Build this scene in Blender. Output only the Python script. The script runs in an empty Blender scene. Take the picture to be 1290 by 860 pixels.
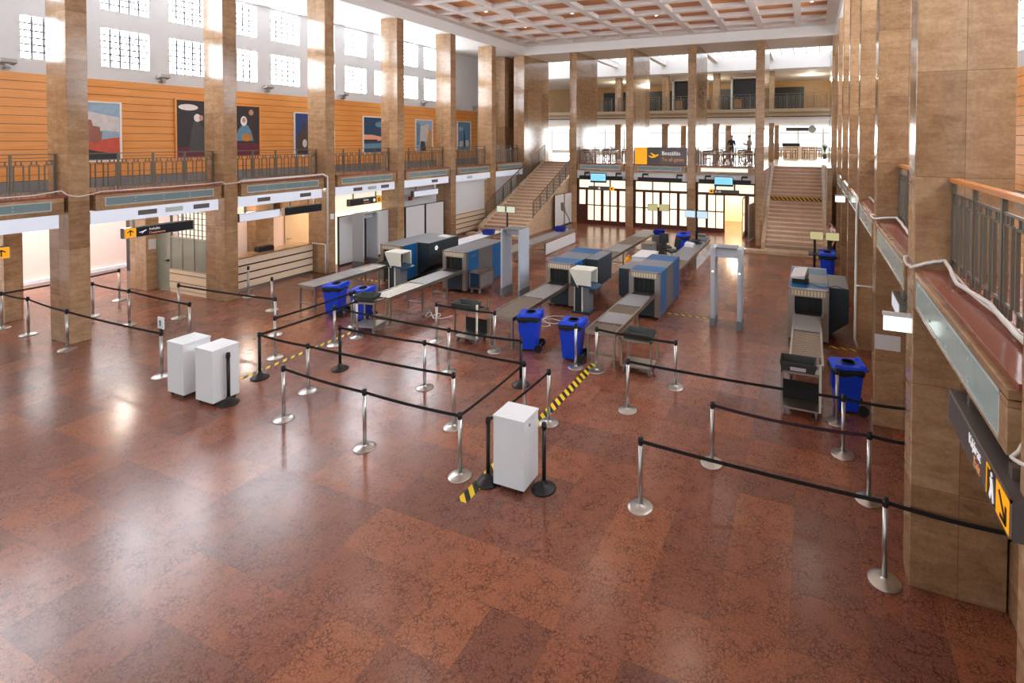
import bpy, bmesh, math, random
from mathutils import Vector, Matrix
random.seed(7)
S = bpy.context.scene
COL = S.collection
PI = math.pi
ORD = ['first','second','third','fourth','fifth','sixth','seventh','eighth','ninth','tenth']

# ------------------------------------------------------------------ materials
def new_mat(name):
    m = bpy.data.materials.new(name); m.use_nodes = True
    return m, m.node_tree.nodes, m.node_tree.links, m.node_tree.nodes['Principled BSDF']
def srgb(r, g, b):
    f = lambda c: (c/255/12.92) if c/255 <= .04045 else ((c/255+.055)/1.055)**2.4
    return (f(r), f(g), f(b), 1)
def plain(name, rgb, rough=.5, metal=0., emit=0., var=.06, scale=9., alpha=None, coat=0.):
    m, N, L, B = new_mat(name)
    c = srgb(*rgb)
    no = N.new('ShaderNodeTexNoise'); no.inputs['Scale'].default_value = scale; no.inputs['Detail'].default_value = 4
    tc = N.new('ShaderNodeTexCoord'); L.new(tc.outputs['Object'], no.inputs['Vector'])
    mx = N.new('ShaderNodeMix'); mx.data_type = 'RGBA'
    mx.inputs[6].default_value = (c[0]*(1-var), c[1]*(1-var), c[2]*(1-var), 1)
    mx.inputs[7].default_value = (min(1, c[0]*(1+var)), min(1, c[1]*(1+var)), min(1, c[2]*(1+var)), 1)
    L.new(no.outputs['Fac'], mx.inputs[0]); L.new(mx.outputs[2], B.inputs['Base Color'])
    B.inputs['Roughness'].default_value = rough; B.inputs['Metallic'].default_value = metal
    if coat: B.inputs['Coat Weight'].default_value = coat
    if emit:
        B.inputs['Emission Color'].default_value = c; B.inputs['Emission Strength'].default_value = emit
    if alpha is not None: B.inputs['Alpha'].default_value = alpha
    return m
def mathn(N, L, op, a, b=None, c=None):
    n = N.new('ShaderNodeMath'); n.operation = op
    for i, v in enumerate((a, b, c)):
        if v is None: continue
        if isinstance(v, (int, float)): n.inputs[i].default_value = v
        else: L.new(v, n.inputs[i])
    return n.outputs[0]
def ramp(N, L, fac, stops, interp='LINEAR'):
    r = N.new('ShaderNodeValToRGB'); r.color_ramp.interpolation = interp
    e = r.color_ramp.elements
    while len(e) > 1: e.remove(e[0])
    e[0].position = stops[0][0]; e[0].color = stops[0][1]
    for p, c in stops[1:]:
        x = e.new(p); x.color = c
    L.new(fac, r.inputs[0]); return r.outputs[0]
def travertine(name, dark, mid, light, rough=.14, band=9., block=1.15, side=.46):
    m, N, L, B = new_mat(name)
    tc = N.new('ShaderNodeTexCoord')
    mp = N.new('ShaderNodeMapping'); mp.inputs['Scale'].default_value = (1.3, 1.3, band)
    L.new(tc.outputs['Object'], mp.inputs[0])
    n1 = N.new('ShaderNodeTexNoise'); n1.inputs['Scale'].default_value = 1.5; n1.inputs['Detail'].default_value = 9; n1.inputs['Roughness'].default_value = .68; n1.inputs['Distortion'].default_value = .5
    L.new(mp.outputs[0], n1.inputs['Vector'])
    n2 = N.new('ShaderNodeTexNoise'); n2.inputs['Scale'].default_value = 26; n2.inputs['Detail'].default_value = 5
    L.new(tc.outputs['Object'], n2.inputs['Vector'])
    sx = N.new('ShaderNodeSeparateXYZ'); L.new(tc.outputs['Object'], sx.inputs[0])
    zc = mathn(N, L, 'DIVIDE', sx.outputs[2], block)
    cb = N.new('ShaderNodeCombineXYZ')
    L.new(mathn(N, L, 'FLOOR', mathn(N, L, 'DIVIDE', mathn(N, L, 'SUBTRACT', sx.outputs[0], 1.07), side)), cb.inputs[0])
    L.new(mathn(N, L, 'FLOOR', mathn(N, L, 'DIVIDE', sx.outputs[1], 1.84)), cb.inputs[1])
    L.new(mathn(N, L, 'FLOOR', zc), cb.inputs[2])
    wn = N.new('ShaderNodeTexWhiteNoise'); L.new(cb.outputs[0], wn.inputs['Vector'])
    n3 = N.new('ShaderNodeTexNoise'); n3.inputs['Scale'].default_value = 4.5; n3.inputs['Detail'].default_value = 8; n3.inputs['Roughness'].default_value = .65
    L.new(tc.outputs['Object'], n3.inputs['Vector'])
    f = mathn(N, L, 'MULTIPLY_ADD', wn.outputs['Value'], .17, mathn(N, L, 'MULTIPLY_ADD', n2.outputs['Fac'], .22, mathn(N, L, 'MULTIPLY_ADD', n3.outputs['Fac'], .33, mathn(N, L, 'MULTIPLY', n1.outputs['Fac'], .45))))
    f = mathn(N, L, 'SUBTRACT', f, .085)
    col = ramp(N, L, f, [(.28, srgb(*dark)), (.5, srgb(*mid)), (.72, srgb(*light))])
    j = mathn(N, L, 'LESS_THAN', mathn(N, L, 'FRACT', zc), .007)
    jv = mathn(N, L, 'ABSOLUTE', mathn(N, L, 'SUBTRACT', mathn(N, L, 'FRACT', mathn(N, L, 'DIVIDE', mathn(N, L, 'ADD', sx.outputs[0], 91.93-1.0), .92)), .5))
    j = mathn(N, L, 'MAXIMUM', j, mathn(N, L, 'LESS_THAN', jv, .004))
    mx = N.new('ShaderNodeMix'); mx.data_type = 'RGBA'; L.new(mathn(N, L, 'MULTIPLY', j, .6), mx.inputs[0]); L.new(col, mx.inputs[6])
    d = srgb(*dark); mx.inputs[7].default_value = (d[0]*.7, d[1]*.7, d[2]*.7, 1)
    L.new(mx.outputs[2], B.inputs['Base Color'])
    L.new(mathn(N, L, 'MULTIPLY_ADD', n3.outputs['Fac'], .12, rough-.06), B.inputs['Roughness'])
    bp = N.new('ShaderNodeBump'); bp.inputs['Strength'].default_value = .04; bp.inputs['Distance'].default_value = .02
    L.new(n1.outputs['Fac'], bp.inputs['Height']); L.new(bp.outputs[0], B.inputs['Normal'])
    return m
def floor_marble():
    m, N, L, B = new_mat('red_marble_floor')
    tc = N.new('ShaderNodeTexCoord'); sx = N.new('ShaderNodeSeparateXYZ'); L.new(tc.outputs['Object'], sx.inputs[0])
    T = .736
    ux = mathn(N, L, 'DIVIDE', mathn(N, L, 'ADD', sx.outputs[0], .88+73.6), T); uy = mathn(N, L, 'DIVIDE', mathn(N, L, 'ADD', sx.outputs[1], 73.6-6.97), T)
    cb = N.new('ShaderNodeCombineXYZ'); L.new(mathn(N, L, 'FLOOR', ux), cb.inputs[0]); L.new(mathn(N, L, 'FLOOR', uy), cb.inputs[1])
    wn = N.new('ShaderNodeTexWhiteNoise'); L.new(cb.outputs[0], wn.inputs['Vector'])
    tile = ramp(N, L, wn.outputs['Value'], [(0, srgb(122, 80, 67)), (.18, srgb(130, 84, 68)), (.4, srgb(138, 86, 67)), (.62, srgb(147, 92, 70)), (.8, srgb(156, 98, 71)), (1, srgb(126, 86, 75))])
    # each slab has its own veining
    off = N.new('ShaderNodeVectorMath'); off.operation = 'MULTIPLY_ADD'; L.new(wn.outputs['Color'], off.inputs[0]); off.inputs[1].default_value = (9, 9, 9); L.new(tc.outputs['Object'], off.inputs[2])
    ds = N.new('ShaderNodeTexNoise'); ds.inputs['Scale'].default_value = 9; ds.inputs['Detail'].default_value = 4; L.new(off.outputs[0], ds.inputs['Vector'])
    dd = N.new('ShaderNodeVectorMath'); dd.operation = 'MULTIPLY_ADD'; L.new(ds.outputs['Color'], dd.inputs[0]); dd.inputs[1].default_value = (.16, .16, .16); L.new(off.outputs[0], dd.inputs[2])
    vo = N.new('ShaderNodeTexVoronoi'); vo.feature = 'DISTANCE_TO_EDGE'; vo.inputs['Scale'].default_value = 17; L.new(dd.outputs[0], vo.inputs['Vector'])
    n3 = N.new('ShaderNodeTexNoise'); n3.inputs['Scale'].default_value = 5; n3.inputs['Detail'].default_value = 6; L.new(off.outputs[0], n3.inputs['Vector'])
    n4 = N.new('ShaderNodeTexNoise'); n4.inputs['Scale'].default_value = 55; n4.inputs['Detail'].default_value = 3; L.new(off.outputs[0], n4.inputs['Vector'])
    vein = mathn(N, L, 'MULTIPLY', ramp(N, L, vo.outputs['Distance'], [(0, (1, 1, 1, 1)), (.11, (0, 0, 0, 1))]), ramp(N, L, n3.outputs['Fac'], [(.38, (0, 0, 0, 1)), (.56, (1, 1, 1, 1))]))
    spk = ramp(N, L, n4.outputs['Fac'], [(.33, (.72, .68, .66, 1)), (.5, (1, 1, 1, 1)), (.7, (1.18, 1.14, 1.1, 1))])
    mu = N.new('ShaderNodeMix'); mu.data_type = 'RGBA'; mu.blend_type = 'MULTIPLY'; mu.inputs[0].default_value = 1; L.new(tile, mu.inputs[6]); L.new(spk, mu.inputs[7])
    mv = N.new('ShaderNodeMix'); mv.data_type = 'RGBA'; L.new(mathn(N, L, 'MULTIPLY', vein, .8), mv.inputs[0]); L.new(mu.outputs[2], mv.inputs[6]); mv.inputs[7].default_value = srgb(62, 30, 26)
    fx = mathn(N, L, 'ABSOLUTE', mathn(N, L, 'SUBTRACT', mathn(N, L, 'FRACT', ux), .5)); fy = mathn(N, L, 'ABSOLUTE', mathn(N, L, 'SUBTRACT', mathn(N, L, 'FRACT', uy), .5))
    jt = mathn(N, L, 'GREATER_THAN', mathn(N, L, 'MAXIMUM', fx, fy), .4965)
    mj = N.new('ShaderNodeMix'); mj.data_type = 'RGBA'; L.new(mathn(N, L, 'MULTIPLY', jt, .3), mj.inputs[0]); L.new(mv.outputs[2], mj.inputs[6]); mj.inputs[7].default_value = srgb(70, 38, 32)
    L.new(mj.outputs[2], B.inputs['Base Color'])
    L.new(mathn(N, L, 'MULTIPLY_ADD', n3.outputs['Fac'], .12, .16), B.inputs['Roughness'])
    n5 = N.new('ShaderNodeTexNoise'); n5.inputs['Scale'].default_value = 1.6; n5.inputs['Detail'].default_value = 2; L.new(tc.outputs['Object'], n5.inputs['Vector'])
    bp = N.new('ShaderNodeBump'); bp.inputs['Strength'].default_value = .05; bp.inputs['Distance'].default_value = .006
    L.new(n5.outputs['Fac'], bp.inputs['Height']); L.new(bp.outputs[0], B.inputs['Normal'])
    return m
def wood(name, a, b, rough=.4, stretch=(3, .5, 24)):
    m, N, L, B = new_mat(name)
    tc = N.new('ShaderNodeTexCoord'); mp = N.new('ShaderNodeMapping'); mp.inputs['Scale'].default_value = stretch; L.new(tc.outputs['Object'], mp.inputs[0])
    n1 = N.new('ShaderNodeTexNoise'); n1.inputs['Scale'].default_value = 2; n1.inputs['Detail'].default_value = 6; n1.inputs['Distortion'].default_value = .8; L.new(mp.outputs[0], n1.inputs['Vector'])
    n2 = N.new('ShaderNodeTexNoise'); n2.inputs['Scale'].default_value = .5; L.new(tc.outputs['Object'], n2.inputs['Vector'])
    f = mathn(N, L, 'MULTIPLY_ADD', n2.outputs['Fac'], .4, mathn(N, L, 'MULTIPLY', n1.outputs['Fac'], .6))
    L.new(ramp(N, L, f, [(.32, srgb(*a)), (.66, srgb(*b))]), B.inputs['Base Color'])
    B.inputs['Roughness'].default_value = rough
    return m
def stripes(name, a, b, axis_expr, period, rough=.5):
    m, N, L, B = new_mat(name)
    tc = N.new('ShaderNodeTexCoord'); dt = N.new('ShaderNodeVectorMath'); dt.operation = 'DOT_PRODUCT'; L.new(tc.outputs['Object'], dt.inputs[0]); dt.inputs[1].default_value = axis_expr
    fr = mathn(N, L, 'FRACT', mathn(N, L, 'DIVIDE', mathn(N, L, 'ADD', dt.outputs['Value'], 300.), period))
    L.new(ramp(N, L, fr, [(0, srgb(*a)), (.5, srgb(*b))], 'CONSTANT'), B.inputs['Base Color']); B.inputs['Roughness'].default_value = rough
    return m
def emission(name, rgb, strength):
    m = bpy.data.materials.new(name); m.use_nodes = True
    N = m.node_tree.nodes; L = m.node_tree.links; N.clear()
    e = N.new('ShaderNodeEmission'); e.inputs[0].default_value = srgb(*rgb); e.inputs[1].default_value = strength
    o = N.new('ShaderNodeOutputMaterial'); L.new(e.outputs[0], o.inputs[0])
    return m
def glass_thin(name, tint=(250, 252, 252), gloss=.06):
    m = bpy.data.materials.new(name); m.use_nodes = True
    N = m.node_tree.nodes; L = m.node_tree.links; N.clear()
    t = N.new('ShaderNodeBsdfTransparent'); t.inputs[0].default_value = srgb(*tint)
    g = N.new('ShaderNodeBsdfGlossy'); g.inputs['Roughness'].default_value = .03
    x = N.new('ShaderNodeMixShader'); x.inputs[0].default_value = gloss
    L.new(t.outputs[0], x.inputs[1]); L.new(g.outputs[0], x.inputs[2])
    o = N.new('ShaderNodeOutputMaterial'); L.new(x.outputs[0], o.inputs[0])
    return m
def brushed(name, rgb, rough=.3):
    m, N, L, B = new_mat(name)
    tc = N.new('ShaderNodeTexCoord'); mp = N.new('ShaderNodeMapping'); mp.inputs['Scale'].default_value = (60, 60, 2); L.new(tc.outputs['Object'], mp.inputs[0])
    n = N.new('ShaderNodeTexNoise'); n.inputs['Scale'].default_value = 3; L.new(mp.outputs[0], n.inputs['Vector'])
    B.inputs['Base Color'].default_value = srgb(*rgb); B.inputs['Metallic'].default_value = 1
    L.new(mathn(N, L, 'MULTIPLY_ADD', n.outputs['Fac'], .06, rough-.03), B.inputs['Roughness'])
    return m

WIN_E = 16.5
M = dict(
 stone=travertine('travertine', (121, 92, 65), (164, 130, 97), (198, 167, 132), band=6.),
 stone_pale=travertine('pale_travertine', (168, 138, 108), (205, 178, 146), (226, 204, 176), rough=.3, block=2.2),
 riser_shaded=travertine('stair_riser_shaded', (168, 138, 114), (196, 164, 140), (214, 186, 162), rough=.4, band=3, block=50, side=50),  # darker copy of the stair stone; nosing shadow put into the colour
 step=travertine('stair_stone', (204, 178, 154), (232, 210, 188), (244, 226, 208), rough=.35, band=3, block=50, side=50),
 floor=floor_marble(),
 coping=plain('red_marble_coping', (138, 82, 66), .2, var=.3, scale=40),
 white=plain('white_plaster', (228, 228, 228), .7, var=.02),
 greywhite=plain('grey_white_plaster', (206, 208, 210), .7, var=.03),
 ceil=plain('ceiling_paint', (232, 228, 224), .7, var=.03),
 boards=wood('orange_wall_boards', (206, 132, 58), (236, 168, 92), .42, (6, .45, 30)),
 coffer=wood('coffer_wood', (190, 110, 40), (230, 156, 78), .45, (1, 6, 6)),
 handrail_wood=wood('handrail_wood', (190, 112, 50), (222, 146, 78), .3),
 rail_brown=plain('brown_handrail', (110, 82, 58), .4),
 darkwood=wood('dark_red_wood', (66, 30, 18), (92, 44, 26), .35, (8, 8, .6)),
 dark_gap=plain('dark_gap', (38, 26, 20), .7),
 iron=plain('grey_brown_iron', (110, 105, 93), .42, metal=.25),
 steel=brushed('brushed_steel', (196, 195, 192), .33),
 steel_dull=brushed('dull_steel', (176, 170, 160), .38),
 black=plain('black_plastic', (22, 22, 24), .45),
 rubber=plain('black_rubber', (26, 26, 26), .8),
 belt=plain('black_webbing', (16, 16, 18), .75, var=.15, scale=120),
 belt_purple=plain('plum_webbing', (58, 30, 44), .75, var=.15, scale=120),
 cabwhite=plain('white_laminate', (230, 235, 238), .45, var=.015),
 blue=plain('blue_plastic', (2, 66, 216), .42, var=.05),
 darkblue=plain('navy_blue_plastic', (8, 26, 140), .45),
 xblue=plain('blue_enamel', (12, 92, 150), .38),
 shelf_blue=plain('slate_blue_shelf', (46, 78, 108), .4),
 xgrey=plain('warm_grey_enamel', (104, 100, 98), .45),
 xtop=plain('top_grey_enamel', (120, 124, 130), .35),
 xdark=plain('slate_enamel', (40, 54, 62), .45),
 cream=plain('cream_laminate', (232, 212, 184), .5, var=.03),
 band=stripes('cream_band', (226, 220, 204), (188, 164, 124), (1., 0, 0), .075),
 curtain=plain('lead_curtain', (22, 22, 22), .55),
 roller=brushed('grey_rollers', (150, 142, 132), .35),
 plate=plain('grey_plate', (150, 150, 152), .4, metal=.3),
 tray=plain('grey_tray_plastic', (62, 68, 66), .5),
 yellow=plain('yellow_sign', (248, 170, 14), .45, emit=.25, var=.01),
 signgrey=plain('dark_grey_sign', (88, 84, 84), .4),
 signblack=plain('black_sign', (26, 32, 42), .3),
 signwhite=plain('white_letters', (240, 240, 240), .5, emit=.2),
 signorange=plain('orange_letters', (222, 150, 96), .5, emit=.15),
 signtext=plain('black_mark', (28, 20, 14), .5),
 lightbox=plain('white_lightbox', (214, 222, 236), .4, emit=.22, var=.01),
 vent=plain('vent_grille_dark', (96, 90, 88), .5),
 frosted=plain('frosted_strip_glass', (126, 148, 152), .16, var=.1, scale=14),
 frosted_light=plain('pale_frosted_glass', (166, 188, 184), .12, var=.08, scale=10),
 frosted_edge=plain('frosted_strip_edge', (188, 200, 198), .3),
 door_pane=plain('lit_cream_glass', (250, 236, 208), .25, emit=.62, var=.02),
 partition_glass=plain('grey_green_glass', (140, 146, 134), .12, var=.05),
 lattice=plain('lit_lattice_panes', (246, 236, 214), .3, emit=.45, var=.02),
 win=emission('glass_block_daylight', (240, 247, 255), WIN_E),
 muntin=plain('window_bar', (120, 124, 132), .6),
 sky=emission('skylight_daylight', (240, 246, 255), 1.5),
 lamp=emission('downlight_glow', (255, 236, 206), 14),
 led=emission('indicator_led', (255, 255, 240), 5),
 exitlit=emission('lit_exit_panel', (236, 246, 240), 1.1),
 screen=emission('flight_screen_glow', (132, 196, 236), .9),
 screen_dark=emission('flight_screen_lines', (54, 120, 190), .7),
 monitor=emission('pale_monitor_glow', (222, 222, 196), .55),
 monitor_beige=emission('beige_monitor_glow', (206, 194, 140), .5),
 monitor_blue=emission('pale_blue_monitor_glow', (176, 200, 216), .8),
 screen_off=plain('dark_screen', (24, 28, 34), .15),
 lcream=plain('operator_hood_white', (228, 228, 214), .45, var=.02),
 cable=plain('white_cable', (222, 218, 212), .5),
 tape=stripes('hazard_tape', (236, 200, 24), (22, 20, 18), (1., 1., 0), .2),
 tapez=stripes('hazard_tape_upright', (222, 176, 30), (30, 24, 18), (1., 0, 1.), .2),
 pinkwall=plain('vestibule_wall', (246, 222, 208), .6, var=.02),
 palewood=wood('pale_corridor_wood', (236, 214, 172), (246, 230, 198), .4),
 skin=plain('skin', (206, 156, 128), .55),
 hair=plain('dark_hair', (44, 32, 26), .6),
 jacket=plain('black_jacket', (30, 34, 40), .7),
 jeans=plain('blue_jeans', (52, 66, 92), .8),
 shirt=plain('khaki_shirt', (150, 132, 104), .75),
 pinkshirt=plain('pale_pink_shirt', (234, 200, 202), .7),
 chairwood=wood('chair_wood', (128, 82, 50), (170, 118, 78), .45),
 tablew=plain('white_table_top', (236, 234, 230), .35),
 green=plain('plant_leaf', (70, 112, 60), .6, var=.3),
 paper=plain('white_paper', (220, 220, 222), .6),
 orange=plain('orange_plastic', (236, 150, 20), .5),
 redsign=plain('red_alarm', (206, 26, 30), .4),
 redhood=plain('red_marker', (160, 40, 36), .5),
 glass=glass_thin('window_glass'),
 spot=plain('grey_floodlight', (168, 168, 166), .4, metal=.3),
 beige=plain('beige_door', (222, 196, 160), .45),
 kiosk=plain('kiosk_white', (232, 222, 206), .5),
 kioskdark=plain('kiosk_dark', (44, 40, 42), .25),
 gal_edge=plain('gallery_edge_stone', (168, 146, 118), .5, var=.1),
 galwood=wood('gallery_wood', (156, 114, 64), (194, 150, 94), .4, (1, 1, 12)),
 blackwall=plain('dark_opening', (28, 34, 32), .4),
)

# ------------------------------------------------------------------ mesh helper
class MB:
    def __init__(s): s.bm = bmesh.new()
    def _new(s, vs, fs, mi=0, sm=False):
        v = [s.bm.verts.new(p) for p in vs]; out = []
        for f in fs:
            try: q = s.bm.faces.new([v[i] for i in f])
            except ValueError: continue
            q.material_index = mi; q.smooth = sm; out.append(q)
        return v
    def box(s, x0, x1, y0, y1, z0, z1, mi=0):
        if x0 > x1: x0, x1 = x1, x0
        if y0 > y1: y0, y1 = y1, y0
        if z0 > z1: z0, z1 = z1, z0
        s._new([(x0,y0,z0),(x1,y0,z0),(x1,y1,z0),(x0,y1,z0),(x0,y0,z1),(x1,y0,z1),(x1,y1,z1),(x0,y1,z1)],
               [(0,3,2,1),(4,5,6,7),(0,1,5,4),(1,2,6,5),(2,3,7,6),(3,0,4,7)], mi); return s
    def hexa(s, low, high, mi=0):
        "low/high: 4 corner points each, counter-clockwise from above"
        s._new(list(low)+list(high), [(0,3,2,1),(4,5,6,7),(0,1,5,4),(1,2,6,5),(2,3,7,6),(3,0,4,7)], mi); return s
    def cyl(s, p0, p1, r0, r1=None, seg=14, mi=0, caps=True):
        p0 = Vector(p0); p1 = Vector(p1); r1 = r0 if r1 is None else r1
        d = (p1-p0).normalized(); a = d.orthogonal().normalized(); b = d.cross(a)
        ring = lambda p, r: [p+(a*math.cos(2*PI*i/seg)+b*math.sin(2*PI*i/seg))*r for i in range(seg)]
        v = s._new(ring(p0, r0)+ring(p1, r1), [(i, (i+1) % seg, seg+(i+1) % seg, seg+i) for i in range(seg)], mi, True)
        if caps:
            for q in (v[:seg][::-1], v[seg:]):
                f = s.bm.faces.new(q); f.material_index = mi
        return s
    def lathe(s, prof, c=(0,0,0), seg=28, mi=0):
        vs = []; fs = []; n = len(prof)
        for r, z in prof:
            for i in range(seg):
                vs.append((c[0]+r*math.cos(2*PI*i/seg), c[1]+r*math.sin(2*PI*i/seg), c[2]+z))
        for k in range(n-1):
            for i in range(seg):
                fs.append((k*seg+i, k*seg+(i+1) % seg, (k+1)*seg+(i+1) % seg, (k+1)*seg+i))
        v = s._new(vs, fs, mi, True)
        for q in (v[:seg][::-1], v[-seg:]):
            try: f = s.bm.faces.new(q); f.material_index = mi
            except ValueError: pass
        return s
    def tube(s, pts, r, seg=8, mi=0):
        P = [Vector(p) for p in pts]; rings = []; a = None
        for i, p in enumerate(P):
            d = (P[min(i+1, len(P)-1)]-P[max(i-1, 0)]).normalized()
            a = d.orthogonal().normalized() if a is None else (a-d*a.dot(d)).normalized()
            b = d.cross(a)
            rings.append([p+(a*math.cos(2*PI*k/seg)+b*math.sin(2*PI*k/seg))*r for k in range(seg)])
        vs = [q for R in rings for q in R]; fs = []
        for i in range(len(P)-1):
            for k in range(seg): fs.append((i*seg+k, i*seg+(k+1) % seg, (i+1)*seg+(k+1) % seg, (i+1)*seg+k))
        v = s._new(vs, fs, mi, True)
        for q in (v[:seg][::-1], v[-seg:]):
            f = s.bm.faces.new(q); f.material_index = mi
        return s
    def bar(s, p0, p1, w, h, mi=0, up=(0,0,1)):
        p0 = Vector(p0); p1 = Vector(p1); d = (p1-p0).normalized(); u = Vector(up); x = d.cross(u)
        if x.length < 1e-4: x = d.orthogonal()
        x.normalize(); u = x.cross(d).normalized()
        q = lambda p: [p-x*w/2-u*h/2, p+x*w/2-u*h/2, p+x*w/2+u*h/2, p-x*w/2+u*h/2]
        s._new(q(p0)+q(p1), [(0,3,2,1),(4,5,6,7),(0,1,5,4),(1,2,6,5),(2,3,7,6),(3,0,4,7)], mi); return s
    def prism(s, pts, ext, mi=0):
        "planar polygon extruded by a vector"
        P = [Vector(p) for p in pts]; e = Vector(ext); n = len(P)
        v = [s.bm.verts.new(p) for p in P]+[s.bm.verts.new(p+e) for p in P]
        fs = [v[:n][::-1], v[n:]]+[[v[i], v[(i+1) % n], v[n+(i+1) % n], v[n+i]] for i in range(n)]
        for q in fs:
            f = s.bm.faces.new(q); f.material_index = mi
        return s
    def ball(s, c, r, mi=0, sc=(1,1,1), seg=12):
        rr = bmesh.ops.create_uvsphere(s.bm, u_segments=seg, v_segments=max(6, seg//2+2), radius=1)
        for v in rr['verts']: v.co = Vector((c[0]+v.co.x*r*sc[0], c[1]+v.co.y*r*sc[1], c[2]+v.co.z*r*sc[2]))
        for f in {f for v in rr['verts'] for f in v.link_faces}: f.material_index = mi; f.smooth = True
        return s
    def build(s, name, mats, parent=None, loc=None, bevel=0):
        bmesh.ops.recalc_face_normals(s.bm, faces=s.bm.faces)
        me = bpy.data.meshes.new(name); s.bm.to_mesh(me); s.bm.free()
        for m in (mats if isinstance(mats, (list, tuple)) else [mats]): me.materials.append(M[m])
        o = bpy.data.objects.new(name, me); COL.objects.link(o)
        if parent: o.parent = parent
        if loc: o.location = loc
        if bevel:
            b = o.modifiers.new('bevel', 'BEVEL'); b.width = bevel; b.segments = 2; b.limit_method = 'ANGLE'
        return o
def box1(name, mats, b, parent=None, bevel=0, **k):
    return MB().box(*b).build(name, mats, parent, bevel=bevel, **k)
def tag(o, label, cat, group=None, kind=None):
    o['label'] = label; o['category'] = cat
    if group: o['group'] = group
    if kind: o['kind'] = kind
    return o
def thing(name, label, cat, loc=(0,0,0), rz=0, group=None, kind=None):
    o = bpy.data.objects.new(name, None); COL.objects.link(o)
    o.location = loc; o.rotation_euler = (0, 0, rz); o.empty_display_size = .2
    return tag(o, label, cat, group, kind)
def struct(o): o['kind'] = 'structure'; return o
def dup(o, parent=None, **kw):
    c = o.copy(); COL.objects.link(c)
    if parent is not None: c.parent = parent
    for ch in o.children: dup(ch, c)
    for k, v in kw.items():
        if k == 'loc': c.location = v
        elif k == 'rz': c.rotation_euler = (0, 0, v)
        else: c[k] = v
    return c
def text(body, size, loc, right, up, mat, parent, name='lettering', align='LEFT'):
    cu = bpy.data.curves.new(name, 'FONT'); cu.body = body; cu.size = size; cu.extrude = .002; cu.align_x = align
    cu.materials.append(M[mat])
    o = bpy.data.objects.new(name, cu); COL.objects.link(o)
    dg = bpy.context.evaluated_depsgraph_get(); dg.update()
    me = bpy.data.meshes.new_from_object(o.evaluated_get(dg)); bpy.data.objects.remove(o)
    r = Vector(right); u = Vector(up); n = r.cross(u)
    me.transform(Matrix(((r.x, u.x, n.x, loc[0]), (r.y, u.y, n.y, loc[1]), (r.z, u.z, n.z, loc[2]), (0,0,0,1))))
    o = bpy.data.objects.new(name, me); COL.objects.link(o)
    o.parent = parent   # parents that carry lettering sit at the world origin
    return o

# ------------------------------------------------------------------ constants of the hall
XL, XR = -16.42, 1.07            # inner faces of the pillar rows
LY = [6.92+3.68*k for k in range(-2, 6)]     # left pillars (near face)
RY = [6.81+3.665*k for k in range(-2, 6)]
YF = 28.97
FX = [(-13.33, -12.87), (-9.78, -9.33), (-6.21, -5.76), (-2.66, -2.22), (.95, 1.42)]
ZM = 3.6                          # mezzanine coping height

# ------------------------------------------------------------------ floors
struct(box1('floor', 'floor', (-25, 5.2, -6, 44, -.3, 0)))
f = MB(); f.box(-20, XL-.3, -6, 33, 3.2, 3.52); f.box(-20, -17.2, 33, 50, 3.2, 3.52)
struct(f.build('floor_mezzanine_left', 'stone'))
f = MB(); f.box(XR+.3, 5.0, -6, 50, 3.2, 3.52)
struct(f.build('floor_mezzanine_right', 'stone'))
f = MB(); f.box(-12.85, -2.24, 29.1, 31.3, 3.2, 3.52); f.box(-17.2, XR, 31.3, 50, 3.2, 3.55)
struct(f.build('floor_mezzanine_back', 'stone_pale'))

# ------------------------------------------------------------------ ceilings
c = MB()
zc, zt = 10.72, 10.9
x_ribs = [-14.82+1.775*k for k in range(9)]
y_ribs = [18.23+1.84*k for k in range(-13, 6)]
fx0, fx1, fy1 = -15.95, .6, 28.5
c.box(XL, fx0, -6, YF, zc, 11.2); c.box(fx1, XR, -6, YF, zc, 11.2); c.box(fx0, fx1, fy1, YF, zc, 11.2)
for x in x_ribs: c.box(x-.15, x+.15, -6, fy1, zc, 11.1)
for y in y_ribs:
    xs = [fx0]+[v for x in x_ribs for v in (x-.15, x+.15)]+[fx1]
    for i in range(0, len(xs), 2): c.box(xs[i], xs[i+1], y-.17, y+.17, zc, 11.1)
# raised edge between the hall ceiling and the lower side ceilings
c.box(XL-.2, XL, -6, YF+.2, 10.2, 11.2); c.box(XR, XR+.2, -6, YF+.2, 10.2, 11.2); c.box(XL, XR, YF, YF+.2, 10.2, 11.2)
struct(c.build('ceiling', 'ceil'))
c = MB(); c.box(fx0, fx1, -6, fy1, 10.92, 11.15)
struct(c.build('ceiling_coffers', 'coffer'))
c = MB(); c.box(-20.3, XL-.2, -6, 32.3, 10.22, 10.5); c.box(XR+.2, 5.0, -6, 32.3, 10.22, 10.5); c.box(XL-.2, XR+.2, YF+.2, 32.3, 10.2, 10.5)
struct(c.build('ceiling_aisles', 'ceil'))
xm = [fx0]+x_ribs+[fx1]
k = 0
first = None
for j, y in enumerate(y_ribs[:-1]):
    for i in range(len(xm)-1):
        if (i+2*j) % 4 != 1 or y < 6: continue
        cx, cy = (xm[i]+xm[i+1])/2, y+.92
        if first is None:
            t = thing('downlight', '', 'downlight', (cx, cy, 10.92), group='downlights in the ceiling coffers')
            MB().lathe([(.10, 0), (.10, -.03), (.075, -.035), (.07, -.012), (.07, -.008)]).build('trim_ring', 'white', t)
            MB().cyl((0,0,-.004), (0,0,-.012), .068).build('bulb_face', 'lamp', t)
            first = t
        else: t = dup(first, loc=(cx, cy, 10.92))
        t['label'] = 'small round downlight set in a wooden ceiling coffer'

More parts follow.
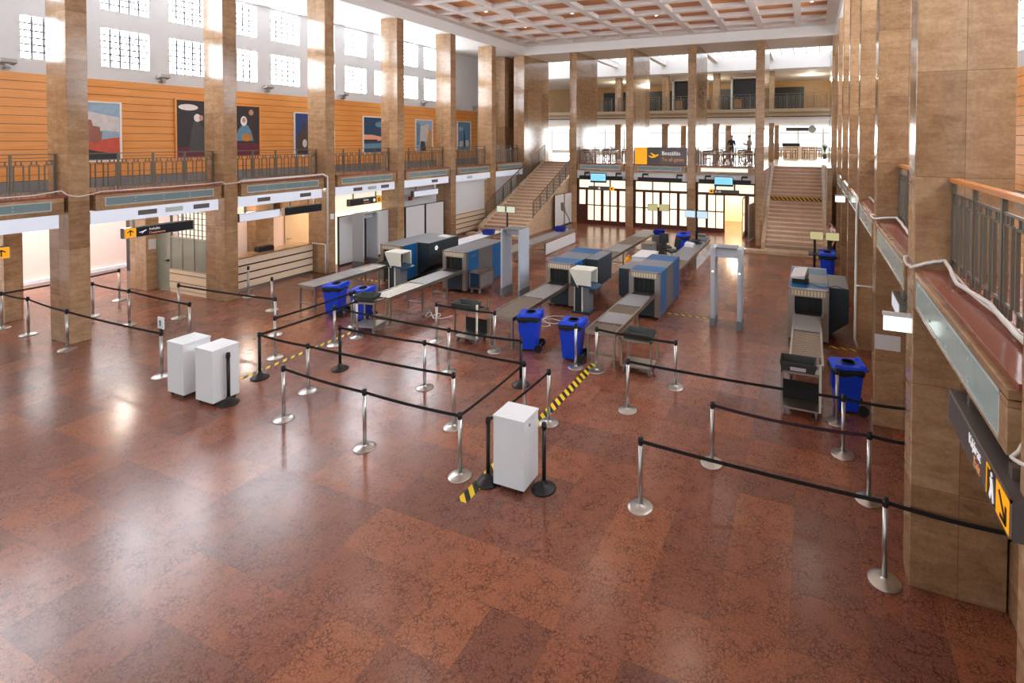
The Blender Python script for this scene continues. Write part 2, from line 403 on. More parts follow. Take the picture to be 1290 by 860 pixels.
# ------------------------------------------------------------------ pillars
def pillar(x0, x1, y0, y1, z1, label, name='pillar'):
    m = MB(); m.box(x0, x1, y0, y1, 0, z1)
    o = m.build(name, 'stone', bevel=.012)
    tag(o, label, 'pillar', kind='structure'); return o
for i, y in enumerate(LY):
    if i < 1: continue
    pillar(XL-.91, XL, y, y+.41, 10.21, 'travertine pillar, %s from the near end of the left-hand row' % ORD[i-2] if i >= 2 else 'travertine pillar of the left-hand row nearest the camera end of the hall')
for i, y in enumerate(RY):
    if i < 1: continue
    pillar(XR, XR+.9, y, y+.4, 10.21, 'travertine pillar of the right-hand row at the very right edge, beside the exit sign' if i == 1 else 'travertine pillar, %s of the right-hand row counted from the exit sign' % ORD[i-2])
pillar(-17.18, -16.43, YF, 32.3, 10.21, 'deep travertine pier in the far left corner beside the left staircase')
for i, (a, b) in enumerate(FX):
    pillar(a, b, YF, 32.3, 10.21, ['deep travertine pier right of the left staircase','deep travertine pier left of the big departures sign','deep travertine pier right of the big departures sign','deep travertine pier left of the right-hand staircase','deep travertine pier at the far right corner of the hall'][i])
pillar(-18.48, -17.83, YF, 32.3, 10.21, 'dark stone pier on the left balcony behind the last pillar')
for i, y in enumerate((7.04, 10.35)):
    pillar(-20.85, -19.95, y, y+.38, 3.2, ['stone pier under the balcony at the left edge, before the bright vestibule','stone pier under the balcony with a paper notice on it'][i])
for i, (a, b) in enumerate(FX[:4]):
    pillar(a, b, 37, 37.45, 9.7, 'yellowish gallery pillar behind the %s pier of the far row' % ORD[i])
    pillar(a, b, 43, 43.4, 6.15, 'cafe pillar nearer the windows behind the %s pier of the far row' % ORD[i])

# ------------------------------------------------------------------ left and right upper walls with windows
def upper_wall(side, X, t):
    w = MB()
    xa, xb = (X-t, X) if X < 0 else (X, X+t)
    ys = []
    for k in range(-2, 6):
        if k >= -1: ys.append((9.27+3.68*(k-1), 9.27+3.68*(k-1)+1.28))
        ys.append((11.15+3.68*(k-1), 11.15+3.68*(k-1)+1.28))
    ys = sorted(y for y in ys if y[1] < 25.6)
    y0, y1 = -6, 29.13
    w.box(xa, xb, y0, y1, 6.78, 7.2); w.box(xa, xb, y0, y1, 8.37, 8.94); w.box(xa, xb, y0, y1, 10.12, 10.4)
    for z0, z1 in ((7.2, 8.37), (8.94, 10.12)):
        p = y0
        for a, b in ys: w.box(xa, xb, p, a, z0, z1); p = b
        w.box(xa, xb, p, y1, z0, z1)
    struct(w.build('wall_'+side, 'greywhite'))
    s = 1 if X < 0 else -1
    n = 0
    for r, (z0, z1) in enumerate(((7.2, 8.37), (8.94, 10.12))):
        for i, (a, b) in enumerate(ys):
            xi = X-s*.1
            o = box1('window_%d' % (r*len(ys)+i+1+(0 if X < 0 else 40)), 'win', (xi-.02, xi+.02, a, b, z0, z1)); struct(o)
            o['label'] = 'glass-block window, %s in the %s row of the %s wall counted from the near end' % (ORD[i] if i < 10 else 'far', ['lower','upper'][r], side); o['category'] = 'window'
            g = MB()
            for q in range(1, 5): g.box(xi+s*.02, xi+s*.035, a+(b-a)*q/5-.028, a+(b-a)*q/5+.028, z0, z1)
            for q in range(1, 6): g.box(xi+s*.02, xi+s*.034, a, b, z0+(z1-z0)*q/6-.026, z0+(z1-z0)*q/6+.026)
            g.build('glazing_bars', 'muntin', o)
    # wooden boarding below
    p = MB(); p.box(xa+(.0 if X < 0 else .03), xb-(.03 if X < 0 else 0), y0, y1, 3.52, 6.78, 1)
    z = 6.78
    while z > 3.9:
        zb = max(3.8, z-.222)
        p.box(X-.03, X+.01, y0, y1, zb, z) if X < 0 else p.box(X-.01, X+.03, y0, y1, zb, z)
        z -= .236
    struct(p.build('wall_%s_boards' % side, ['boards', 'dark_gap']))
    struct(box1('baseboard_'+side, 'xtop', (X-.02, X+.03, y0, y1, 3.52, 3.78) if X < 0 else (X-.03, X+.02, y0, y1, 3.52, 3.78)))
upper_wall('left', -20.0, .3)
upper_wall('right', 4.65, .3)
struct(MB().box(-20.3, -17.0, 32.4, 32.6, 3.52, 10.3).build('wall_balcony_end', 'greywhite'))
struct(MB().box(-20.3, -20, 29.13, 32.6, 3.52, 10.3).build('wall_left_return', 'greywhite'))
# floodlights on top of the boarding
for i, y in enumerate((7.14, 10.86, 14.57, 18.29, 23.79, 28.6)):
    t = thing('floodlight', '%s wall floodlight along the top of the orange boarding counted from the left' % ORD[i], 'floodlight', (-20.0, y, 6.85), group='floodlights on the boarding')
    MB().box(0, .2, -.05, .05, -.02, .03).box(.12, .2, -.05, .05, 0, .12).build('bracket', 'spot', t)
    MB().hexa([(.06,-.16,.1),(.3,-.16,.16),(.3,.16,.16),(.06,.16,.1)], [(.04,-.16,.18),(.28,-.16,.26),(.28,.16,.26),(.04,.16,.18)]).build('lamp_head', 'spot', t)

# ------------------------------------------------------------------ paintings on the left boarding
def painting(label, y0, y1, z0, z1, frame, draw, base):
    t = thing('painting', label, 'painting', (-19.98, y0, z0), group='paintings on the orange wall')
    W, Hh = y1-y0, z1-z0
    fr = MB(); d = .05
    fr.box(0, .06, -d, 0, -d, Hh+d).box(0, .06, W, W+d, -d, Hh+d).box(0, .06, 0, W, -d, 0).box(0, .06, 0, W, Hh, Hh+d)
    fr.build('frame', frame, t)
    ms = [base]; cv = MB(); cv.box(0, .03, 0, W, 0, Hh, 0)
    for n, (mt, pts) in enumerate(draw):
        if mt not in ms: ms.append(mt)
        cv.prism([(.03+.0012*n, u*W, v*Hh) for u, v in pts], (.0015, 0, 0), ms.index(mt))
    cv.build('canvas', ms, t)
for n, c in dict(p_sky=(150,180,206), p_pale=(206,204,206), p_red=(196,84,64), p_rock=(150,96,84), p_dark=(48,44,48), p_green=(64,74,66), p_maroon=(96,36,52), p_cloak=(66,70,72), p_white=(238,236,232), p_face=(196,150,120), p_blue=(96,140,170), p_deep=(40,66,124), p_night=(44,72,104), p_sun=(236,170,140), p_ochre=(196,160,110), p_shade=(72,58,52), p_gold=(190,130,60)).items():
    M[n] = plain(n, c, .5, var=.22, scale=7)
ell = lambda cx, cy, rx, ry, n=18: [(cx+rx*math.cos(2*PI*i/n), cy+ry*math.sin(2*PI*i/n)) for i in range(n)]
painting('tall painting of red rocks under a pale sky, leftmost on the orange wall', 8.5, 9.68, 4.32, 6.06, 'white',
    [('p_pale', [(0,.55),(1,.5),(1,.75),(0,.9)]), ('p_rock', [(0,.1),(.6,.1),(.62,.5),(.45,.55),(.4,.7),(0,.75)]), ('p_red', [(.3,.12),(1,.1),(1,.4),(.75,.38),(.62,.36),(.3,.3)]), ('p_rock', [(.42,.3),(.58,.3),(.58,.58),(.42,.6)]), ('p_dark', [(0,0),(1,0),(1,.1),(.5,.16),(0,.25)])], 'p_sky')
painting('dark painting of a cloaked figure below a long white shape, partly behind the second pillar', 11.3, 12.9, 4.32, 6.31, 'boards',
    [('p_maroon', [(0,0),(1,0),(1,.12),(.6,.2),(0,.18)]), ('p_white', ell(.24,.88,.2,.055)), ('p_cloak', [(.24,.1),(.62,.1),(.56,.45),(.48,.62),(.36,.66),(.3,.5)]), ('p_white', ell(.42,.7,.07,.07)), ('p_face', ell(.5,.7,.045,.05)), ('p_cloak', [(.5,.55),(.8,.47),(.8,.43),(.5,.45)]), ('p_green', [(.62,.6),(1,.6),(1,.95),(.7,.97)])], 'p_dark')
painting('dark painting of a white-bearded figure in blue, just right of the second pillar', 13.1, 14.25, 4.34, 6.22, 'boards',
    [('p_maroon', [(0,0),(1,0),(1,.24),(0,.28)]), ('p_blue', [(.18,.3),(.8,.3),(.72,.5),(.6,.62),(.44,.64),(.28,.52)]), ('p_white', ell(.47,.7,.11,.1)), ('p_face', ell(.47,.72,.06,.05)), ('p_gold', ell(.56,.37,.18,.08)), ('p_face', ell(.72,.88,.08,.06))], 'p_dark')
painting('painting of a dark steep peak under deep blue sky, left of the third pillar', 15.82, 16.75, 4.3, 6.06, 'white',
    [('p_shade', [(.05,.1),(.85,.1),(.7,.45),(.5,.86),(.36,.6),(.16,.5)]), ('p_ochre', [(.75,.25),(1,.25),(1,.45),(.85,.42)]), ('p_pale', ell(.5,.28,.12,.1)), ('p_dark', [(0,0),(1,0),(1,.1),(0,.12)])], 'p_deep')
painting('painting of a dark storm sky over a pink horizon, left of the fourth pillar', 19.53, 20.9, 4.35, 6.05, 'white',
    [('p_sun', [(0,.34),(.7,.32),(1,.36),(1,.42),(.4,.5),(0,.5)]), ('p_dark', [(0,.3),(.65,.3),(.65,.36),(0,.36)]), ('p_blue', [(0,.1),(1,.12),(1,.26),(0,.24)]), ('p_blue', ell(.75,.8,.2,.08))], 'p_night')
painting('painting of a pale blue street view with ochre houses, between the fourth and fifth pillars', 23.24, 24.58, 4.35, 6.03, 'white',
    [('p_pale', [(.2,.3),(.7,.3),(.8,.9),(.3,.8)]), ('p_ochre', [(.6,.0),(1,0),(1,.65),(.82,.75),(.72,.5)]), ('p_blue', [(0,.15),(.22,.2),(.26,.85),(0,.95)]), ('p_shade', [(.22,0),(.62,0),(.52,.3),(.3,.32)])], 'p_sky')
painting('painting of a slim blue tower, last on the orange wall', 26.98, 28.28, 4.35, 6.05, 'white',
    [('p_pale', [(.1,.1),(.9,.1),(.85,.35),(.15,.3)]), ('p_night', [(.42,.1),(.62,.1),(.58,.55),(.52,.8),(.47,.55)]), ('p_sky', ell(.25,.75,.18,.08))], 'p_blue')

# ------------------------------------------------------------------ railings
def railing(label, p0, p1, z0, z1, wood_top=False, pairs=None, simple=False, group='balcony railings', post_every=.9, name='railing'):
    "straight balustrade from p0 to p1 (x, y)"
    a = Vector((p0[0], p0[1], 0)); b = Vector((p1[0], p1[1], 0)); Ln = (b-a).length
    t = thing(name, label, 'railing', (a.x, a.y, z0), math.atan2(b.y-a.y, b.x-a.x), group)
    h = z1-z0
    hm = MB()
    if wood_top: hm.box(0, Ln, -.045, .045, h-.05, h)
    else: hm.box(0, Ln, -.022, .022, h-.022, h)
    hm.build('handrail', 'handrail_wood' if wood_top else 'iron', t, bevel=.008 if wood_top else 0)
    zr = h-.16
    MB().box(0, Ln, -.012, .012, zr-.022, zr).build('upper_rail', 'iron', t)
    n = max(1, round(Ln/post_every))
    for i in range(n+1):
        x = min(max(Ln*i/n, .03), Ln-.03)
        MB().box(x-.022, x+.022, -.02, .02, 0, h-.02).build('post', 'iron', t)
    per = 3 if not simple else 3
    first = None
    for i in range(n):
        for q in range(per):
            cx = Ln*(i+(q+.5)/per)/n; w = Ln/n/per*.31
            if first is None:
                g = MB(); e = .011
                g.box(-w-e, -w+e, -.014, .014, .1, zr-.1); g.box(w-e, w+e, -.014, .014, .1, zr-.1)
                g.box(-w, w, -.012, .012, zr-.11, zr-.09); g.box(-w, w, -.012, .012, .09, .11)
                if not simple:
                    g.box(-w*.55-e, -w*.55+e, -.012, .012, zr-.1, zr); g.box(w*.55-e, w*.55+e, -.012, .012, zr-.1, zr)
                    g.box(-w*.55-e, -w*.55+e, -.012, .012, .0, .1); g.box(w*.55-e, w*.55+e, -.012, .012, .0, .1)
                else: g.box(-e, e, -.012, .012, 0, zr)
                first = g.build('baluster', 'iron', t); first.location = (cx, 0, 0)
            else:
                o = first.copy(); COL.objects.link(o); o.parent = t; o.location = (cx, 0, 0)
    return t
def parapet(label, side, a, b, glass=(.19, .22), mat_glass='frosted'):
    "stone parapet band of a balcony with a strip of frosted glass; side: L, R (along y) or F (along x)"
    t = thing('balcony_parapet', label, 'parapet', (0,0,0), kind='structure')
    def B(m, u0, u1, d0, d1, z0, z1, mi=0):
        if side == 'L': m.box(XL-d0, XL-d1, u0, u1, z0, z1, mi)
        elif side == 'R': m.box(XR+d0, XR+d1, u0, u1, z0, z1, mi)
        else: m.box(u0, u1, YF+d0, YF+d1, z0, z1, mi)
        return m
    m = MB(); g0, g1 = a+glass[0], b-glass[1]; zg0, zg1 = (3.19, 3.49) if side == 'R' else (3.27, 3.5)
    B(m, a, b, .0, .5, 3.5, 3.56); B(m, a, b, 0, .5, 3.17, zg0); B(m, a, g0, 0, .5, zg0, zg1); B(m, g1, b, 0, .5, zg0, zg1); B(m, g0, g1, .06, .5, zg0, zg1)
    m.build('stone_band', 'stone', t, bevel=.006)
    m = MB(); B(m, g0+.025, g1-.025, .01, .05, zg0+.025, zg1-.025)
    gp = m.build('light_strip', 'frosted_light' if side == 'R' else mat_glass, t)
    m = MB(); B(m, g0, g1, .005, .06, zg0, zg0+.025); B(m, g0, g1, .005, .06, zg1-.025, zg1); B(m, g0, g0+.025, .005, .06, zg0, zg1); B(m, g1-.025, g1, .005, .06, zg0, zg1)
    for q in range(1, 4):
        u = g0+(g1-g0)*q/4
        for zz in (zg0+.07, zg1-.07): B(m, u-.012, u+.012, .0, .02, zz-.012, zz+.012)
    m.build('strip_edge', 'frosted_edge', t)
    m = MB()
    if side == 'R': B(m, a, b+.02, .05, .95, 3.55, 3.6)
    else: B(m, a-.06, b+.04, -.01, .95, 3.56, 3.615)
    m.build('marble_coping', 'coping', t, bevel=.005)
    return t
def lightbox(label, side, a, b, vents):
    t = thing('light_box', label, 'light box', (0,0,0), group='white light boxes under the balcony')
    s = -1 if side == 'L' else 1
    X = XL if side == 'L' else XR
    MB().box(X, X+s*.14, a, b, 2.85, 3.165).build('case', 'lightbox', t)
    MB().box(X+s*.002, X+s*.13, a-.015, a, 2.86, 3.16).build('end_cap', 'steel_dull', t)
    for v, dark in vents:
        MB().box(X-s*.006, X+s*.004, v, v+.44, 2.95, 3.08).build('vent', 'vent' if dark else 'frosted_edge', t)
    return t
for i in range(1, 8):
    y0 = LY[i]+.41 if i >= 1 else 0
    y1 = LY[i+1] if i < 7 else YF
    if i == 7: y0, y1 = LY[7]+.41, YF
    nm = 'nearest the left edge' if i == 1 else 'between the %s and %s pillars of the left row' % (ORD[i-2], ORD[i-1]) if i < 7 else 'after the last pillar of the left row'
    parapet('stone balcony band with frosted light strip '+nm, 'L', y0+.12, y1-.08)
    railing('grey iron balcony railing '+nm, (-16.9, y0+.02), (-16.9, y1-.01), 3.62, 4.61)
    vents = {1: [], 2: [(8.35, 1), (9.0, 0), (9.72, 1)], 3: [(11.65, 1), (13.2, 1)], 4: [(15.55, 1), (16.3, 0), (17.0, 1)], 5: [(20.2, 1)], 6: [(23.0, 0)], 7: []}[i]
    lightbox('white light box under the balcony '+nm, 'L', y0+.01, y1-.18, vents)
for i in range(0, 7):
    y0 = RY[i]+.4; y1 = RY[i+1]
    nm = ('between the right-edge pillar and the next one' if i == 1 else 'over the camera end of the right side' if i == 0 else 'after the %s pillar of the right row' % ORD[i-2])
    parapet('right-hand stone balcony band with frosted light strip '+nm, 'R', y0+.22, y1-.08, glass=(.14, .06))
    railing('right-hand iron railing with wooden handrail '+nm, (1.43, y1-.01), (1.43, y0+.02), 3.62, 4.6, wood_top=True)
bays = [(FX[0][1], FX[1][0]), (FX[1][1], FX[2][0]), (FX[2][1], FX[3][0])]
bn = ['right of the left staircase', 'under the departures sign', 'left of the right staircase']
for i, (a, b) in enumerate(bays):
    parapet('stone band with light strip on the far balcony '+bn[i], 'F', a+.08, b-.12, mat_glass='frosted' if i < 2 else 'lattice')
    railing('iron railing of the far balcony '+bn[i], (a+.02, 29.4), (b-.02, 29.4), 3.62, 4.57, simple=True)

# ------------------------------------------------------------------ left side, ground floor
struct(MB().box(-24.8, -24.5, 0, 14, 0, 3.2).build('wall_vestibule', 'pinkwall'))
struct(MB().box(-24.5, -24.42, 0, 14, 0, .12).build('baseboard_vestibule', 'white'))
struct(MB().box(-20.0, -17.35, 10.62, 10.74, 2.7, 3.2).build('trim_1', 'stone'))
# partition beside the second left pillar
t = thing('office_partition', 'grey-green glass partition with lattice window beside the second left pillar', 'partition', (0,0,0))
MB().box(-19.2, -17.35, 10.64, 10.74, .0, .1).box(-19.2, -17.35, 10.62, 10.74, .12, .33).box(-19.2, -17.35, 10.62, 10.74, .36, .6).box(-19.2, -17.35, 10.62, 10.74, .63, .74).build('board_base', 'cream', t)
MB().box(-19.18, -17.36, 10.66, 10.73, .05, .74).build('dark_joint', 'dark_gap', t)
MB().box(-19.2, -17.35, 10.66, 10.7, .74, 1.78).build('glass_panel', 'partition_glass', t)
g = MB()
for x in (-19.2, -18.6, -18.0, -17.38): g.box(x, x+.03, 10.64, 10.72, .74, 2.7)
for z in (.74, 1.78, 2.66): g.box(-19.2, -17.35, 10.64, 10.72, z, z+.04)
g.build('frame', 'steel_dull', t)
MB().box(-18.8, -17.36, 10.67, 10.69, 1.82, 2.66).build('lattice_panes', 'lattice', t)
g = MB()
for q in range(8): g.box(-18.8+q*.2, -18.77+q*.2, 10.65, 10.67, 1.82, 2.66)
for q in range(5): g.box(-18.8, -17.36, 10.65, 10.67, 1.9+q*.18, 1.92+q*.18)
g.build('lattice_bars', 'iron', t)
t = thing('door_1', 'grey-green glass door beside the stone pier with the notice', 'door', (0,0,0), kind='structure')
MB().box(-19.93, -19.22, 10.65, 10.7, .02, 2.05).build('leaf', 'partition_glass', t)
MB().box(-19.35, -19.27, 10.6, 10.65, .98, 1.04).cyl((-19.45, 10.6, 1.01), (-19.3, 10.6, 1.01), .012).build('handle', 'black', t)
t = tag(MB().box(-19.951, -19.942, 10.42, 10.64, 1.34, 1.68).build('notice', 'paper'), 'white paper notice on the stone pier in the vestibule', 'notice')
t = thing('information_totem', 'dark upright sign totem at the bright vestibule entrance', 'sign', (-21.0, 10.5, 0))
MB().box(-.12, .12, -.11, .11, 0, .55).build('base', 'steel_dull', t)
MB().box(-.12, .12, -.11, .11, .55, 2.3).build('panel', 'signblack', t)
g = MB()
for q in range(6): g.box(.12, .124, .03, .07, 1.35+q*.11, 1.4+q*.11)
g.build('mark', 'yellow', t)
def hung_sign(label, side, a, b, z0=2.37, z1=2.64, fronts=(), depth=.16, X=None, case='signgrey'):
    "box sign hung below a balcony; fronts: (u0, u1, material)"
    t = thing('hanging_sign', label, 'sign', (0,0,0), group='signs hung below the balconies')
    s = -1 if side == 'L' else 1
    X = (XL if side == 'L' else XR) if X is None else X
    MB().box(X, X+s*depth, a, b, z0, z1).build('case', case, t, bevel=.004)
    g = MB()
    for zz in (z0, z1-.014): g.box(X-s*.004, X+s*.006, a, b, zz, zz+.014)
    for u in (a, b-.014): g.box(X-s*.004, X+s*.006, u, u+.014, z0, z1)
    g.build('frame', 'steel_dull', t)
    for u0, u1, mt in fronts: MB().box(X-s*.003, X+s*.002, u0, u1, z0+.014, z1-.014).build('face_panel', mt, t)
    for u in (a+.25, b-.25): MB().box(X+s*(depth/2-.02), X+s*(depth/2+.02), u-.03, u+.03, z1, 3.17 if side == 'R' else 2.85).build('bracket', 'steel_dull', t)
    return t
def flat(t, mat, pts, x, s, name='mark', th=.003):
    "polygon of (y, z) points laid on a sign face at x whose normal is along s*x"
    MB().prism([(x, y, z) for y, z in pts], (s*th, 0, 0)).build(name, mat, t)
def arrow_up(t, x, s, cy, cz, h, mat='signtext'):
    w = h*.16
    flat(t, mat, [(cy-w/2, cz-h/2), (cy+w/2, cz-h/2), (cy+w/2, cz+h*.3), (cy-w/2, cz+h*.3)], x, s)
    flat(t, mat, [(cy, cz+h/2), (cy, cz+h/2-w*1.5), (cy-h*.42, cz), (cy-h*.5, cz+w*.75)], x, s, 'arrow_barb')
    flat(t, mat, [(cy, cz+h/2), (cy+h*.5, cz+w*.75), (cy+h*.42, cz), (cy, cz+h/2-w*1.5)], x, s, 'arrow_barb')
def plane_icon(t, x, s, cy, cz, L_, mat='signwhite', flip=1):
    P = [(-.5, -.05), (-.42, .02), (-.1, .06), (.3, .22), (.46, .26), (.5, .2), (.36, .1), (.1, -.06), (-.05, -.28), (-.12, -.28), (-.06, -.08), (-.34, -.1)]
    flat(t, mat, [(cy+flip*p*L_, cz+q*L_) for p, q in P], x, s, 'plane_symbol')
fx = XL+.004
t = hung_sign('dark departures sign with yellow arrow panel hung left of the second left pillar', 'L', 8.03, 9.72, fronts=[(8.05, 8.3, 'yellow'), (8.3, 9.7, 'signblack')])
arrow_up(t, fx, 1, 8.17, 2.505, .16); plane_icon(t, fx, 1, 8.45, 2.5, .18)
text('Indulás', .095, (fx, 8.6, 2.52), (0,1,0), (0,0,1), 'signwhite', t); text('Departures', .085, (fx, 8.6, 2.42), (0,1,0), (0,0,1), 'signorange', t)
t = hung_sign('dark sign with yellow arrow panel hung at the left edge', 'L', 4.3, 6.12, fronts=[(5.82, 6.1, 'yellow'), (4.32, 5.82, 'signblack')], X=-17.0, z0=2.22, z1=2.5)
arrow_up(t, -16.996, 1, 5.96, 2.36, .16)
t = hung_sign('white blank light sign hung above the cream counter', 'L', 11.05, 12.45, fronts=[(11.07, 12.43, 'lightbox')])
t = hung_sign('black unlit display sign hung above the cream counter', 'L', 12.6, 14.1, fronts=[(12.62, 14.08, 'signblack')], case='steel_dull')
t = hung_sign('dark sign with yellow end panel hung above the stored metal detector', 'L', 15.36, 17.03, fronts=[(15.38, 16.75, 'signblack'), (16.75, 17.01, 'yellow')])
flat(t, 'signwhite', ell(16.62, 2.5, .07, .07), fx, 1, 'symbol'); text('Indulás', .1, (fx, 16.05, 2.52), (0,1,0), (0,0,1), 'signwhite', t); text('Departures', .075, (fx, 16.05, 2.42), (0,1,0), (0,0,1), 'signorange', t)
flat(t, 'signtext', ell(16.88, 2.5, .08, .08), fx, 1, 'symbol'); flat(t, 'yellow', ell(16.88, 2.5, .03, .03), fx+.003, 1, 'symbol')
t = hung_sign('white blank box sign hung above the two white boards', 'L', 18.95, 20.67, fronts=[(19.0, 20.65, 'lightbox')], case='vent')
# cream boarded counters
def counter(label, a, b, X, n=4, z0=.06, z1=1.08, depth=.6, top='stone'):
    t = thing('service_counter', label, 'counter', (0,0,0))
    g = MB(); hgt = (z1-z0)/n
    for q in range(n): g.box(X-.03, X, a, b, z0+hgt*q+.025, z0+hgt*(q+1)-.025)
    g.build('board_front', 'cream', t)
    MB().box(X-depth, X-.03, a+.01, b-.01, 0.0, z1-.02).build('carcass', 'dark_gap', t)
    MB().box(X-depth-.05, X+.03, a, b, z1-.02, z1+.02).build('worktop', top, t)
    MB().box(X-.04, X-.01, a, b, 0, z0).build('plinth', 'steel_dull', t)
    return t
counter('long cream boarded counter with dark joints between the second and third left pillars', 11.03, 14.26, -17.1)
counter('cream boarded counter under the white shutter left of the left staircase', 22.08, 25.3, -16.85)
t = tag(MB().box(-17.6, -17.35, 12.35, 12.9, 1.1, 1.24).box(-17.58, -17.37, 12.37, 12.88, 1.24, 1.27).build('printer', 'black'), 'black printer on the long cream counter', 'printer')
# room behind the counter
struct(MB().box(-19.3, -19.2, 11.0, 18.4, 0, 3.2).build('wall_office', 'pinkwall'))
t = thing('door_2', 'beige office door behind the long cream counter', 'door', (0,0,0), kind='structure')
MB().box(-19.2, -19.15, 14.72, 15.8, 0, 2.02).build('leaf', 'beige', t); MB().box(-19.15, -19.1, 14.8, 14.95, .98, 1.03).build('handle', 'steel_dull', t)
struct(MB().box(-19.2, -17.35, 14.27, 14.35, 2.2, 3.2).build('trim_2', 'stone'))
pillar(-19.2, -18.7, 13.2, 13.9, 3.2, 'brown stone pier in the office behind the cream counter')
t = thing('lattice_screen', 'lit lattice screen behind the left end of the cream counter', 'screen', (0,0,0))
MB().box(-18.9, -18.86, 11.1, 12.3, .9, 2.7).build('pane', 'lattice', t)
g = MB()
for q in range(7): g.box(-18.86, -18.84, 11.1+q*.2, 11.13+q*.2, .9, 2.7)
for q in range(10): g.box(-18.86, -18.84, 11.1, 12.3, .9+q*.2, .93+q*.2)
g.build('lattice_bars', 'iron', t)
struct(MB().box(-17.45, -17.35, 14.7, 18.0, 0, 3.2).build('wall_bay_third', 'lattice'))  # plain cream wall; its brightness is put in as glow of the pane material
struct(MB().box(-17.42, -17.3, 18.37, 20.9, 0, 3.2).box(-17.42, -17.38, 20.9, 21.65, 0, 3.2).build('wall_bay_fourth', 'white'))
struct(MB().box(-17.1, -17.0, 25.72, 29, 0, 3.2).build('wall_bay_sixth', 'white'))
struct(MB().box(-24.5, -24.3, 14, 32, 0, 3.2).box(-24.5, -16.4, 32, 32.3, 0, 3.2).build('wall_left_ground', 'white'))
t = tag(MB().box(-17.3, -17.24, 19.62, 19.82, 2.12, 2.3).build('alarm_box', 'redsign'), 'red alarm box on the white wall above the two boards', 'alarm')
def board(label, x, y0, y1, z1, th=.05):
    t = thing('white_board', label, 'board', (x, y0, 0), group='white partition boards')
    w = y1-y0
    MB().box(-th, 0, .04, w-.04, .06, z1-.03).build('panel', 'cabwhite', t)
    MB().box(-th-.01, .006, 0, .04, 0, z1).box(-th-.01, .006, w-.04, w, 0, z1).box(-th, .003, .04, w-.04, z1-.03, z1).box(-th, .003, .04, w-.04, .0, .06).build('frame', 'black', t)
board('white board behind the stored metal detector, beside the third pillar', -16.95, 15.3, 16.65, 1.95)
board('white board behind the right side of the stored metal detector', -16.95, 16.68, 18.1, 1.95)
board('white board left of the pair between the fourth and fifth pillars', -16.72, 18.76, 20.08, 1.95)
board('white board right of the pair between the fourth and fifth pillars', -16.72, 20.12, 21.48, 1.95)
t = thing('white_shutter', 'white roller shutter above the boarded counter left of the left staircase', 'shutter', (0,0,0))
MB().box(-16.9, -16.84, 22.09, 25.2, 1.1, 2.82).build('curtain', 'cabwhite', t); MB().box(-16.95, -16.7, 22.09, 25.25, 2.74, 2.86).build('guide_box', 'white', t)
t = thing('white_conduit', 'white cable conduit running down the third left pillar', 'conduit', (0,0,0))
MB().tube([(-16.39, 11.1, 3.66), (-16.38, 13.6, 3.68), (-16.37, 14.1, 3.7), (-16.37, 14.3, 3.6), (-16.38, 14.31, 3.3), (-16.39, 14.31, .05)], .035).build('conduit_pipe', 'cable', t)
MB().tube([(-17.05, 14.2, 1.12), (-16.45, 14.2, 1.12), (-16.4, 14.22, 1.1), (-16.4, 14.22, .05)], .025).build('branch_pipe', 'cable', t)
tag(MB().box(-16.42, -16.39, 14.45, 14.6, 2.0, 2.2).build('switch_box', 'cabwhite'), 'small white switch box on the third left pillar', 'box')
def cable(label, pts, r=.014):
    P = []
    for a, b in zip(pts[:-1], pts[1:]):
        for q in range(5):
            f = q/5; P.append(tuple(a[k]*(1-f)+b[k]*f for k in range(3)))
    P.append(pts[-1])
    for i in range(1, len(P)-1):
        P[i] = (P[i][0]+random.uniform(-.006, .006), P[i][1], P[i][2]+random.uniform(0, .006))
    return tag(MB().tube(P, r, 6).build('cable', 'cable'), label, 'cable')
cable('white cable lying on the balcony edge at the left, looped round the first pillar', [(-16.5, 3.7, 3.64), (-16.5, 6.3, 3.66), (-16.55, 6.85, 3.72), (-16.4, 6.9, 3.62), (-16.385, 7.1, 3.56), (-16.4, 7.36, 3.6), (-16.5, 7.6, 3.64), (-16.5, 10.2, 3.64), (-16.45, 10.55, 3.68), (-16.385, 10.62, 3.6), (-16.385, 11.02, 3.62), (-16.42, 11.1, 3.66)])

# ------------------------------------------------------------------ right side
cable('white cables running along the right balcony ledge past the near pillar', [(1.36, 3.6, 3.66), (1.34, 4.6, 3.64), (1.36, 5.2, 3.68), (1.3, 6.0, 3.64), (1.36, 6.78, 3.7), (1.2, 6.79, 3.66), (1.05, 6.77, 3.6), (1.04, 7.0, 3.58), (1.04, 7.23, 3.62), (1.3, 7.3, 3.66), (1.36, 7.9, 3.66), (1.34, 9.0, 3.64), (1.38, 10.42, 3.68), (1.04, 10.44, 3.64), (1.04, 10.9, 3.62), (1.3, 11.2, 3.64), (1.3, 14.1, 3.66)], .02)
cable('second white cable along the right balcony ledge beside the railing', [(1.4, 3.7, 3.64), (1.38, 5.0, 3.63), (1.33, 5.6, 3.64), (1.38, 6.7, 3.64)], .013)
t = thing('white_conduit', 'white cable conduit down the third pillar of the right row', 'conduit', (0,0,0))
MB().tube([(1.04, 14.12, 3.62), (1.03, 14.12, .25), (1.1, 14.1, .08)], .03).build('conduit_pipe', 'cable', t)
MB().tube([(1.04, 14.1, 1.55), (1.5, 14.05, 1.55)], .02).build('branch_pipe', 'cable', t)
cable('loop of white cable round the right-edge pillar', [(1.28, 3.72, 3.6), (1.18, 3.66, 3.4), (1.04, 3.56, 3.26), (1.03, 3.4, 3.32), (1.04, 3.16, 3.4)], .012)
